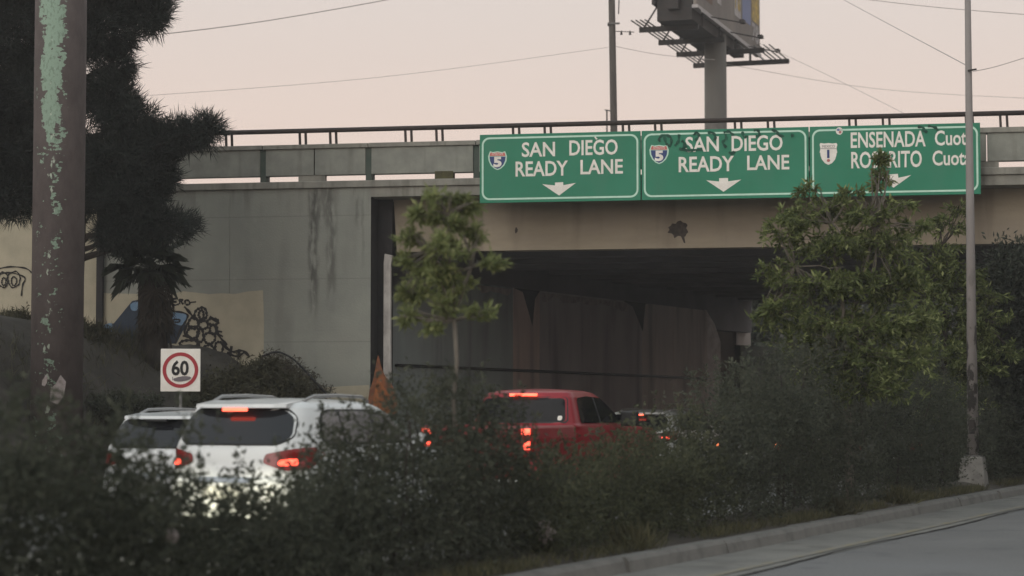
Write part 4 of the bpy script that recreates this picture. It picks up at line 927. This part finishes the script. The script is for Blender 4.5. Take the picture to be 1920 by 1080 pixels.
def clump_points(clumps, n, sub=26, spread=.28, shell=.6):
    """clumps: (center, (rx,ry,rz)); leaves gather round twig ends so the crown keeps gaps"""
    vol = np.array([c[1][0] * c[1][1] * c[1][2] for c in clumps]) ** (2 / 3); vol = vol / vol.sum(); out = []; dr = []
    for (c, r), f in zip(clumps, vol):
        m = max(40, int(n * f)); ns = max(5, int(sub)); d = RNG.normal(size=(ns, 3)); d /= np.linalg.norm(d, axis=1)[:, None]
        q = d * (RNG.uniform(0, 1, ns) ** (1 - shell) * RNG.uniform(.75, 1.05, ns))[:, None]
        cen = np.array(c) + q * np.array(r)
        idx = RNG.integers(0, ns, m); sz = RNG.uniform(.5, 1.3, ns)[idx][:, None]
        p = cen[idx] + RNG.normal(size=(m, 3)) * np.array(r) * spread * sz; out.append(p); dr.append(p - np.array(c))
    return np.concatenate(out), np.concatenate(dr)
def twig_points(clumps, ntw, per):
    out, dr, tw = [], [], []
    w = np.array([c[1][0] * c[1][2] for c in clumps]); w = w / w.sum()
    for (c, r), f in zip(clumps, w):
        c = np.array(c); r = np.array(r)
        for k in range(max(5, int(ntw * f))):
            d = RNG.normal(size=3); d /= np.linalg.norm(d); d[2] = d[2] * .8 + .1
            p0 = c + d * r * RNG.uniform(.0, .35); p1 = c + d * r * RNG.uniform(.75, 1.45) + np.array((0, 0, RNG.uniform(-.25, .08) * r[2]))
            L_ = np.linalg.norm(p1 - p0) + 1e-6; td = (p1 - p0) / L_; m = int(per * RNG.uniform(.5, 1.4)); u = RNG.uniform(.1, 1.02, m) ** .8
            p = p0 + (p1 - p0) * u[:, None] + RNG.normal(size=(m, 3)) * .022; p[:, 2] -= .12 * L_ * u ** 2
            out.append(p); dr.append(td * .55 + RNG.normal(size=(m, 3)) * .65 + np.array((0, 0, -.12))); tw.append((p0, p1 - np.array((0, 0, .12 * L_))))
    return np.concatenate(out), np.concatenate(dr), tw
def limb(b, p0, p1, r0, r1, seg=5, wob=.06):
    p0, p1 = Vector(p0), Vector(p1); L_ = (p1 - p0).length
    pts = [p0.lerp(p1, k / seg) + Vector((random.uniform(-1, 1), random.uniform(-1, 1), random.uniform(-.5, .5))) * wob * L_ * (0 if k in (0, seg) else 1) for k in range(seg + 1)]
    b.tube(pts, [r0 + (r1 - r0) * k / seg for k in range(seg + 1)], 7)

# median hedge: height profile traced over image columns
nH = -8.85
prof = [(-420, 770), (0, 775), (100, 788), (185, 800), (225, 868), (300, 892), (345, 925), (440, 962), (520, 955), (585, 915), (630, 855), (680, 800), (730, 758), (790, 736), (880, 738), (925, 765), (962, 830), (1030, 872), (1110, 864), (1180, 832), (1280, 775), (1340, 725), (1420, 690), (1520, 655), (1640, 650), (1720, 670), (1790, 730), (1850, 740), (1960, 700)]
pp, ph, pt = [], [], []
for px, py in prof:
    D = at_n(px, nH); pp.append(px); ph.append(hatz(py, D)); pt.append(to_nt((px - 960) / FPX * D, D)[1])
def tpx(px): return float(np.interp(px, pp, pt))
def hedge(px0, px1, label, m, dens, name='hedge_shrub', leaf=(.075, .024), wide=.62):
    t0, t1 = tpx(px0), tpx(px1); L_ = t1 - t0
    root = empty(name, rd(nH, (t0 + t1) / 2, .12), -YAW, label=label, cat='shrub', group='shrubs of the median hedge')
    # twig clusters
    nc = int(L_ * 112 * dens); t = RNG.uniform(t0 - .12, t1 + .12, nc); u = RNG.uniform(-1, 1, nc); hh = np.interp(t, pt, ph)
    lump = .13 * np.sin(t * 3.1) + .10 * np.sin(t * 7.3 + 1) + .06 * np.sin(t * 13.1) + RNG.normal(0, .05, nc)
    th = RNG.uniform(0, 1, nc); top = (hh + lump - .15) * np.sqrt(np.clip(1 - .55 * np.abs(u) ** 2.2, 0, 1))
    z = .1 + top * th ** .9; n_ = nH + u * wide * (.85 + .15 * np.sin(t * 2.3)) * np.clip(1.05 - .35 * (z / np.maximum(hh, .3) - .5) ** 2, .6, 1.1)
    m_ = int(46); idx = np.repeat(np.arange(nc), m_); k_ = len(idx)
    sc_ = RNG.uniform(.07, .15, nc)[idx]
    dn, dt, dz = RNG.normal(0, 1, k_) * sc_, RNG.normal(0, 1, k_) * sc_ * 1.1, RNG.normal(0, 1, k_) * sc_ * .9
    nn_, tt_, zz_ = n_[idx] + dn, t[idx] + dt, np.maximum(.06, z[idx] + dz)
    tm = (t0 + t1) / 2
    P_ = np.stack([nn_ - nH, tt_ - tm, zz_ - .12], 1)
    for k in range(9):
        b = MB(); tt = random.uniform(t0, t1); h_ = float(np.interp(tt, pt, ph)); nn = random.uniform(-.4, .4)
        limb(b, (nn * .3, tt - tm + random.uniform(-.3, .3), -.05), (nn, tt - tm, max(.3, h_ - .25)), .018, .006, 4, .05)
        b.build('stem', M['bark'], root)
    ns = int(L_ * 9 * dens); ps = []; ds = []
    for k in range(ns):
        tt = random.uniform(t0, t1); h_ = float(np.interp(tt, pt, ph)); base = np.array((random.uniform(-.45, .45), tt - tm, h_ - .22)); dv = np.array((random.uniform(-.4, .4), random.uniform(-.5, .5), 1.0)); dv /= np.linalg.norm(dv)
        ln = random.uniform(.15, .42)
        for q in range(26): ps.append(base + dv * ln * random.random() + np.array([random.gauss(0, .012) for _ in range(3)])); ds.append(dv * .5 + np.array([random.gauss(0, .7) for _ in range(3)]))
    if 'estate car' in label and 'low' in label:
        for k in range(30):
            tt = t0 + (t1 - t0) * random.random() ** .8; h_ = float(np.interp(tt, pt, ph)); base = np.array((random.uniform(-.3, .5), tt - tm, h_ - .3)); dv = np.array((random.uniform(-.3, .3), random.uniform(-.8, .8), 1.0)); dv /= np.linalg.norm(dv); ln = random.uniform(.35, .85)
            for q in range(34): ps.append(base + dv * ln * random.random() + np.array([random.gauss(0, .015) for _ in range(3)])); ds.append(dv * .5 + np.array([random.gauss(0, .7) for _ in range(3)]))
    dd = RNG.normal(size=P_.shape); dd[:, 2] = dd[:, 2] * .8 + .35
    leaf_mesh('foliage', np.concatenate([P_, np.array(ps)]), leaf[0], leaf[1], m, root, dirs=np.concatenate([dd, np.array(ds)]))
    return root
hedge(-420, 205, 'tall dark hedge shrub at the lower left, below the brown column', M['hedge'], 1.35)
hedge(205, 600, 'low hedge shrub in front of the white estate car', M['hedge'], 1.15)
hedge(600, 935, 'rounded dark hedge shrub between the white estate car and red pickup', M['hedge'], 1.35)
hedge(935, 1290, 'low hedge shrub in front of the red pickup', M['hedge2'], 1.0)
hedge(1290, 1500, 'rising hedge shrub right of the red pickup, at the tunnel mouth', M['hedge'], 1.0)
hedge(1500, 1760, 'tall hedge shrub under the broad leafy tree', M['hedge'], .85)
hedge(1800, 1960, 'dark hedge shrub right of the lamp post footing', M['hedge'], 1.0)

def tree(name, label, base, clumps, n, leaf, m, trunk, stems, bark, sub=26, spread=.26, group=None, up=.1):
    root = empty(name, base, 0, label=label, cat='tree', group=group); bv = Vector(base)
    cl = [((Vector(c) - bv)[:], r) for c, r in clumps]
    tw = []
    if sub < 20:
        P_, dr, tw = twig_points(cl, n // 34, 34); leaf_mesh('crown', P_, leaf[0], leaf[1], m, root, dirs=dr)
    else:
        P_, dr = clump_points(cl, n, sub, spread); dr = dr / (np.linalg.norm(dr, axis=1)[:, None] + 1e-6) * .6 + np.array((0, 0, up))
        leaf_mesh('crown', P_, leaf[0], leaf[1], m, root, dirs=dr + RNG.normal(size=dr.shape) * .45)
    b = MB()
    for p0, p1, r0, r1 in stems: limb(b, Vector(p0) - bv, Vector(p1) - bv, r0, r1, 6, .012)
    b.build('trunk', bark, root, smooth=True)
    b = MB(); tops = [Vector(s[1]) - bv for s in stems]
    for c, r in cl:
        s_ = min(tops, key=lambda q: (q - Vector(c)).length)
        for k in range(5): limb(b, s_, Vector(c) + Vector((random.uniform(-1, 1) * r[0], random.uniform(-1, 1) * r[1], random.uniform(-.6, .9) * r[2])) * .8, .014, .004, 4, .06)
    for a_, c_ in tw: b.tube([a_, (a_ + c_) / 2 + np.array((0, 0, .02)), c_], [.006, .004, .002], 3, cap=False)
    b.build('branches', bark, root)
    return root
def cl(px, py, D, rx, rz=None, ry=None):
    k = D / FPX; rz = rz or rx; return (tuple(at(px, py, D)), (rx * k, (ry or rx) * k, rz * k))
# slim young tree in front of the tunnel
D = at_n(850, nH + .1); b0 = tuple(Vector(((850 - 960) / FPX * D, D, .2)))
tree('young_tree', 'slim young light green tree in the median before the tunnel mouth', b0,
     [cl(828, 368, D, 30, 16), cl(872, 385, D + .1, 24, 14), cl(796, 402, D, 24, 18), cl(842, 420, D, 36, 20), cl(776, 445, D, 24, 16), cl(826, 462, D - .2, 40, 22), cl(884, 440, D, 22, 14), cl(764, 492, D, 20, 16), cl(812, 508, D, 42, 20), cl(900, 492, D, 34, 10), cl(858, 528, D, 28, 18), cl(776, 550, D + .2, 30, 20), cl(826, 572, D, 30, 18), cl(897, 585, D - .1, 28, 14), cl(758, 590, D, 20, 14), cl(800, 608, D, 24, 10)],
     4700, (.092, .026), M['tree'], None, [(b0, tuple(at(852, 600, D)), .014, .022), (tuple(at(852, 600, D)), tuple(at(838, 400, D)), .020, .006), (tuple(at(851, 590, D)), tuple(at(805, 470, D)), .014, .006), (tuple(at(851, 595, D)), tuple(at(885, 500, D)), .014, .006)], M['palebark'], sub=13, spread=.30)
# broad tree, right
D = at_n(1580, nH + .1); b0 = tuple(Vector(((1592 - 960) / FPX * D, D, .2)))
tree('broad_tree', 'broad leafy green tree in the median, covering the lower edge of the right sign', b0,
     [cl(1500, 405, D, 48, 26), cl(1555, 390, D, 45, 24), cl(1625, 408, D, 52, 28), cl(1655, 335, D, 24, 28), cl(1648, 300, D, 14, 18), cl(1690, 385, D, 26, 18), cl(1520, 355, D, 24, 14), cl(1600, 360, D, 22, 12), cl(1475, 440, D, 40, 32), cl(1560, 455, D, 70, 40), cl(1660, 455, D, 55, 36), cl(1462, 510, D, 36, 34), cl(1545, 530, D - .3, 66, 40), cl(1640, 535, D, 66, 42), cl(1465, 585, D, 46, 36), cl(1560, 610, D, 80, 40), cl(1660, 610, D, 66, 40), cl(1436, 590, D, 18, 24), cl(1600, 670, D, 100, 36), cl(1500, 650, D, 50, 30), cl(1700, 520, D, 40, 34), cl(1715, 600, D, 40, 36), cl(1690, 680, D, 60, 34), cl(1540, 700, D - .3, 70, 30), cl(1620, 720, D - .3, 80, 34), cl(1720, 430, D, 26, 20)],
     22500, (.12, .034), M['tree2'], None, [(b0, tuple(at(1585, 640, D)), .07, .05), (tuple(at(1585, 640, D)), tuple(at(1560, 420, D)), .045, .012), (tuple(at(1585, 650, D)), tuple(at(1640, 420, D)), .04, .012), (tuple(at(1588, 700, D)), tuple(at(1490, 500, D)), .03, .01)], M['palebark'], sub=14, spread=.29)
D = at_n(1790, -9.35); b0 = tuple(Vector(((1770 - 960) / FPX * D, D, .2)))
tree('leafy_tree', 'smaller leafy green tree crowding the lamp post from behind', b0,
     [cl(1775, 420, D, 38, 26), cl(1800, 390, D, 20, 16), cl(1745, 480, D, 50, 40), cl(1790, 520, D, 50, 45), cl(1740, 560, D, 55, 50), cl(1800, 600, D, 50, 50), cl(1852, 560, D, 30, 30), cl(1868, 610, D, 36, 26), cl(1880, 660, D, 40, 30), cl(1840, 630, D, 40, 30), cl(1760, 660, D, 70, 60), cl(1820, 690, D, 60, 45), cl(1770, 740, D, 80, 50)],
     11500, (.14, .040), M['tree2'], None, [(b0, tuple(at(1775, 640, D)), .05, .035), (tuple(at(1775, 640, D)), tuple(at(1765, 470, D)), .03, .01), (tuple(at(1775, 660, D)), tuple(at(1840, 600, D)), .03, .01)], M['bark'], sub=13, spread=.30)
D = at_n(1890, -8.62); b0 = tuple(Vector(((1900 - 960) / FPX * D, D, .2)))
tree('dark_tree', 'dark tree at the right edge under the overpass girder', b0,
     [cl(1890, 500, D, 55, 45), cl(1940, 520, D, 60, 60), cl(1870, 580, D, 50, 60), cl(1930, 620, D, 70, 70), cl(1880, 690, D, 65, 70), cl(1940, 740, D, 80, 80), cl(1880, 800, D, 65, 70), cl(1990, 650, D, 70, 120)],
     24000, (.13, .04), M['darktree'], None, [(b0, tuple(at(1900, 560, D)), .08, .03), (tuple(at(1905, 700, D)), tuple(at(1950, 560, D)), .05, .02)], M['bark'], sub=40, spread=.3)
# dark trees beyond the far side of the underpass
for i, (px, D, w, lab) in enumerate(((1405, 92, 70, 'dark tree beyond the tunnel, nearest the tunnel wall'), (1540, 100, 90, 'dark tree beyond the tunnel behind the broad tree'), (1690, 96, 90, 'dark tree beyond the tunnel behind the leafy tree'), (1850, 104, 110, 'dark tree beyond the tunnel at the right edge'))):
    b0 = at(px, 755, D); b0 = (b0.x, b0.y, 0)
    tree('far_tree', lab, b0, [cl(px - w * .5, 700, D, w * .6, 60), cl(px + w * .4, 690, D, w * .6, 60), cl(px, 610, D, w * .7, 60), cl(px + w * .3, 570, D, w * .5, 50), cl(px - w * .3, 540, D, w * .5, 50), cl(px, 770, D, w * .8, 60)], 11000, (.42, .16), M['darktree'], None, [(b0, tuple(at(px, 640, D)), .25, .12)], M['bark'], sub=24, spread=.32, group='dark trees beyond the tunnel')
b = MB(); vs, fs = [], []
for j in range(9):
    for i in range(40):
        u = j / 8; vs.append((-40 + i * 4, 112 + u * 22, -.1 + 7.5 * u * u * (3 - 2 * u) * (1 + .15 * math.sin(i * .9)) + .15 * math.sin(i * 2.3 + j)))
for j in range(8):
    for i in range(39): q = j * 40 + i; fs.append((q, q + 1, q + 41, q + 40))
b.add(vs, fs).build('added_hillside', M['bank'], smooth=True, kind='structure')  # added dark bank, closes bright sky gaps behind the far trees
# bright poster seen through the tunnel
c = at(1381, 686, 82); rt = empty('roadside_poster', (c.x, c.y, 0), -.2, label='small bright poster board seen through the tunnel', cat='poster')
h0, h1 = hatz(706, 82), hatz(667, 82); MB().box(-.16, .16, 0, .05, h0, h1).build('board', M['signwhite'], rt); MB().tube([(0, .1, 0), (0, .1, h1)], .04, 8).build('post', M['steel'], rt)
for k, (z0_, z1_) in enumerate(((.1, .22), (.45, .6), (.75, .85))): MB().box(-.12, .10, -.004, 0, h0 + (h1 - h0) * z0_, h0 + (h1 - h0) * z1_).build('print_block', M[('pinkred', 'paleblue', 'faint')[k]], rt)

# pine on the bank
D = 42.0; b0 = at(122, 755, D); nP, tP = to_nt(b0.x, b0.y); b0 = Vector((b0.x, b0.y, bank_h(nP, tP) - .2))
pc = [cl(60, -60, D, 150, 70), cl(230, -30, D, 85, 55), cl(275, 30, D, 45, 32), cl(180, 60, D, 80, 50), cl(40, 70, D, 110, 70), cl(215, 125, D, 38, 30), cl(60, 180, D, 90, 60), cl(200, 190, D, 60, 45), cl(245, 230, D, 55, 38), cl(20, 280, D, 70, 60), cl(110, 290, D, 70, 60), cl(215, 300, D, 75, 45), cl(290, 270, D, 60, 34), cl(345, 255, D, 46, 26), cl(385, 245, D - .3, 28, 28), cl(20, 370, D, 65, 45), cl(130, 370, D, 60, 45), cl(240, 360, D, 75, 45), cl(285, 330, D, 45, 32), cl(255, 415, D, 60, 32), cl(325, 425, D, 42, 24), cl(215, 445, D, 40, 30), cl(-60, 250, D, 90, 150), cl(300, -10, D, 22, 25)]
root = empty('pine_tree', b0, 0, label='large dark pine tree filling the upper left behind the brown column', cat='tree')
def needles(clumps, ntuft, per_, L_):
    P_, Dr = [], []; w = np.array([c[1][0] * c[1][2] for c in clumps]); w = w / w.sum()
    for (c, r), f in zip(clumps, w):
        m = max(10, int(ntuft * f)); d = RNG.normal(size=(m, 3)); d /= np.linalg.norm(d, axis=1)[:, None]
        q = d * (RNG.uniform(.15, 1, m) ** .5)[:, None]; cen = np.array(c) - np.array(b0) + q * np.array(r)
        ax = d * .8 + np.array((0, 0, .5)) + RNG.normal(size=(m, 3)) * .3
        P_.append(np.repeat(cen, per_, 0) + RNG.normal(size=(m * per_, 3)) * .06); Dr.append(np.repeat(ax, per_, 0) + RNG.normal(size=(m * per_, 3)) * .8)
    return np.concatenate(P_), np.concatenate(Dr)
P_, Dr = needles(pc, 7200, 26, .2)
Dr[:, 2] -= .25
leaf_mesh('crown', P_, .27, .016, M['needle'], root, dirs=Dr)
b = MB(); tp = [(0, 0, 0), (.1, 0, 3), (.0, .1, 6), (-.2, .1, 9), (-.3, 0, 12)]
b.tube(spline(tp, 4), [.32 - .012 * i for i in range(17)], 12); b.build('trunk', M['bark'], root, smooth=True)
b = MB()
for c, r in pc:
    v = Vector(c) - b0; zb_ = max(.8, v.z - abs(v.x) * .35); limb(b, (0, 0, zb_), v, .08, .02, 6, .04)
    for k in range(6): limb(b, v, v + Vector((random.uniform(-1, 1) * r[0], random.uniform(-1, 1) * r[1], random.uniform(-1, 1) * r[2])) * .8, .02, .006, 3, .05)
b.build('branches', M['bark'], root)

# fan palm
D = 43.5; c = at(290, 740, D); nP, tP = to_nt(c.x, c.y); b0 = Vector((c.x, c.y, bank_h(nP, tP) - .1)); k = D / FPX
root = empty('fan_palm', b0, 0, label='short dark fan palm with dead skirt before the graffiti wall', cat='palm')
crown = at(278, 505, D) - b0
b = MB().tube(spline([(0, 0, -.2), (-.03, 0, crown.z * .4), (crown.x, 0, crown.z)], 5), [.24, .25, .26, .27, .28, .29, .29, .28, .25, .20, .14][:11], 14); b.build('trunk', M['thatch'], root, smooth=True)
def fan(name, base, d, stalk, rad_, m, droop=.3, n=18):
    d = Vector(d).normalized(); side = d.cross(Vector((0, 0, 1))); side = side.normalized() if side.length > .01 else Vector((1, 0, 0)); nrm = side.cross(d)
    b = MB(); hub = Vector(base) + d * stalk; b.tube([base, Vector(base).lerp(hub, .5) + Vector((0, 0, .04)), hub], [.016, .013, .010], 5)
    for i in range(n):
        th = (i / (n - 1) - .5) * R(215); v = d * math.cos(th) + side * math.sin(th); p = v.cross(nrm).normalized(); L_ = rad_ * (.75 + .25 * math.cos(th)) * random.uniform(.9, 1.05)
        w = rad_ * .055; mid = hub + v * L_ * .6 + nrm * .02; tip = hub + v * L_ - Vector((0, 0, droop * L_ * random.uniform(.5, 1.2)))
        b.add([hub - p * .004, hub + p * .004, mid + p * w, tip, mid - p * w], [(0, 1, 2, 3, 4)])
    return b.build(name, m, root)
for i in range(26):
    th = i * 2.399; elv = R(75 - 105 * (i / 25)); dv = (math.cos(th) * math.cos(elv), math.sin(th) * math.cos(elv), math.sin(elv))
    fan('frond', tuple(crown + Vector((0, 0, .05))), dv, random.uniform(.25, .5), random.uniform(.42, .58), M['frond'], .25 + .3 * i / 25)
for px, py in ((366, 500), (362, 535), (205, 555), (190, 500), (215, 470)):
    dv = at(px, py, D) - b0 - crown; ln = dv.length; fan('frond', tuple(crown), tuple(dv), ln * .48, ln * .5, M['frond'], .1)
M['deadfrond'] = leafmat('dead_frond', (.022, .019, .016), (.045, .038, .030), .1)
for i in range(22):
    th = i * 2.399; zc_ = crown.z - .15 - .9 * (i / 22); base = (math.cos(th) * .16, math.sin(th) * .16, zc_); dv = (math.cos(th) * .32, math.sin(th) * .32, -1)
    fan('dead_frond', base, dv, .2, random.uniform(.4, .55), M['deadfrond'], .3, 11)

# shrubs on the bank against the wall
def shrub(name, label, clumps, n, leaf, m, gz, px, D, group=None, sub=30):
    c = at(px, 755, D); n_, t_ = to_nt(c.x, c.y); b0 = (c.x, c.y, bank_h(n_, t_) - .05)
    root = empty(name, b0, 0, label=label, cat='shrub', group=group); cc = [((Vector(q) - Vector(b0))[:], r) for q, r in clumps]
    P_, dr = clump_points(cc, n, sub, .25); leaf_mesh('foliage', P_, leaf[0], leaf[1], m, root)
    b = MB()
    for q, r in cc:
        for k in range(4): limb(b, (random.uniform(-.1, .1), random.uniform(-.1, .1), 0), Vector(q) + Vector((random.uniform(-1, 1) * r[0], 0, random.uniform(-.3, .8) * r[2])), .02, .006, 5, .05)
    b.build('stems', M['bark'], root)
D = 42.6
shrub('bank_shrub', 'dark scrubby bush on the bank below the wall graffiti', [cl(430, 720, D, 50, 30), cl(480, 705, D, 50, 28), cl(530, 725, D, 50, 30), cl(400, 745, D, 50, 30), cl(470, 755, D, 90, 30), cl(560, 755, D, 45, 30), cl(500, 690, D, 30, 20)], 20000, (.10, .028), M['bankgrass'], 0, 470, D)
D = 44.2
M['vine'] = leafmat('dry_vine', (.05, .045, .034), (.125, .11, .085), .15)
shrub('dry_vine_heap', 'brown dry vine heap sloping against the grey wall', [cl(515, 680, D, 30, 20), cl(545, 695, D, 28, 20), cl(570, 715, D, 28, 22), cl(595, 740, D, 28, 20), cl(530, 715, D, 40, 26)], 6000, (.09, .02), M['vine'], 0, 560, D)
b = MB().tube(spline([tuple(at(px, py, 44)) for px, py in ((492, 668), (520, 660), (548, 672), (572, 695), (590, 715), (612, 738))], 6), .022, 6); b.build('bare_cable', M['trim'], label='dark bare cable draped over the dry vine heap', cat='cable')
D = 40
shrub('bank_scrub', 'low dark scrub on the bank right of the brown column', [cl(215, 745, D, 45, 22), cl(270, 755, D, 40, 20), cl(190, 770, D, 50, 25), cl(250, 780, D, 60, 25)], 6000, (.09, .024), M['hedge'], 0, 235, D)
shrub('bank_scrub', 'low dark scrub on the bank left of the brown column', [cl(20, 720, D, 40, 20), cl(-10, 745, D, 60, 30), cl(60, 750, D, 40, 22)], 5000, (.09, .024), M['hedge'], 0, 20, D)

for px_, D_, lab in ((215, 36.5, 'small scrub clump on the bank just right of the brown column foot'), (150, 43.0, 'pale scrub clump on the bank behind the brown column foot'), (30, 43.5, 'scrub clump on the bank under the tan wall graffiti')):
    yb = HOR - (bank_h(*to_nt((px_ - 960) / FPX * D_, D_)) - CAMZ) * FPX / D_
    shrub('bank_scrub', lab, [cl(px_, yb - 12, D_, 40, 18), cl(px_ + 30, yb - 6, D_, 30, 14), cl(px_ - 32, yb - 8, D_, 28, 14)], 3200, (.10, .024), M['bankgrass'], 0, px_, D_)
# ground cover: verge grass and bank weeds (uncountable)
def blades(name, pts, L_, W_, m, label, lean=.35):
    P_ = np.array(pts); d = RNG.normal(size=P_.shape) * lean; d[:, 2] = 1
    leaf_mesh(name, P_, L_, W_, m, dirs=d, label=label, cat='grass', kind='stuff')
pts = []
for k in range(24000):
    t = random.uniform(10, 44); n = -8.07 - abs(random.gauss(0, .33)); 
    if random.random() < .45 + .4 * math.sin(t * 1.9) + .3 * math.sin(t * .7 + 2): pts.append(rd(n, t, .14)[:])
blades('verge_grass', pts, .14, .009, M['drygrass'], 'straggly dry grass along the kerb')
pts = []
for k in range(42000):
    n = -random.uniform(20.6, 32); t = random.uniform(22, 41)
    if math.sin(n * 2.1 + t) + math.sin(t * 1.3 - n * .7) + random.gauss(0, .6) > .3: pts.append(rd(n, t, bank_h(n, t))[:])
blades('bank_weeds', pts, .30, .018, M['bankgrass'], 'sparse weeds over the earth bank')
def tuft(px, py, n, label, cnt, L_, m):
    D = at_n(px, n); c = rd(n, to_nt((px - 960) / FPX * D, D)[1], .14); root = empty('grass_tuft', c, 0, label=label, cat='grass', group='grass tufts at the kerb')
    P_ = RNG.normal(size=(cnt, 3)) * np.array((.12, .12, .02)); d = RNG.normal(size=(cnt, 3)) * .5; d[:, 2] = 1
    leaf_mesh('blades', P_, L_, .014, m, root, dirs=d)
tuft(1680, 910, -8.25, 'pale dry grass tuft at the kerb under the leafy tree', 420, .30, M['drygrass'])
tuft(1565, 940, -8.25, 'brown grass tuft at the kerb by the tree trunk', 420, .26, M['bankgrass'])
tuft(1180, 1010, -8.3, 'green grass tuft at the kerb below the pickup', 500, .30, M['drygrass'])
# litter caught in the hedge
def bag(px, py, n, s, label):
    D = at_n(px, n); c = at(px, py, D); r_ = random.Random(px); vs, fs = [], []; NU, NV = 12, 8
    for j in range(NV + 1):
        for i in range(NU):
            th, ph_ = 2 * math.pi * i / NU, math.pi * j / NV; q = s * r_.uniform(.62, 1.15); vs.append((q * math.sin(ph_) * math.cos(th), q * .6 * math.sin(ph_) * math.sin(th), q * 1.15 * math.cos(ph_)))
    for j in range(NV):
        for i in range(NU): fs.append((j * NU + i, j * NU + (i + 1) % NU, (j + 1) * NU + (i + 1) % NU, (j + 1) * NU + i))
    o = MB().add(vs, fs).build('plastic_bag', M['litter'], label=label, cat='litter', group='litter caught in the hedge'); o.location = c
bag(1022, 998, -8.4, .10, 'crumpled white plastic bag low in the hedge below the pickup')
bag(320, 1005, -8.42, .05, 'small pale plastic scrap low in the hedge below the white estate car')

# ---------------------------------------------------------------- thin scattering volume, added to lift the dark tones
hz_ = MB().box(-90, 90, -30, 150, -1.06, 26).build('black_lift_haze', None, kind='stuff')
hm = bpy.data.materials.new('black_lift_volume'); hm.use_nodes = True; hm.node_tree.nodes.clear()
ho = hm.node_tree.nodes.new('ShaderNodeOutputMaterial'); hv = hm.node_tree.nodes.new('ShaderNodeVolumePrincipled')
hv.inputs['Color'].default_value = (.95, .94, .93, 1); hv.inputs['Density'].default_value = .0009; hv.inputs['Anisotropy'].default_value = .2
hm.node_tree.links.new(hv.outputs[0], ho.inputs['Volume']); hz_.data.materials.append(hm)
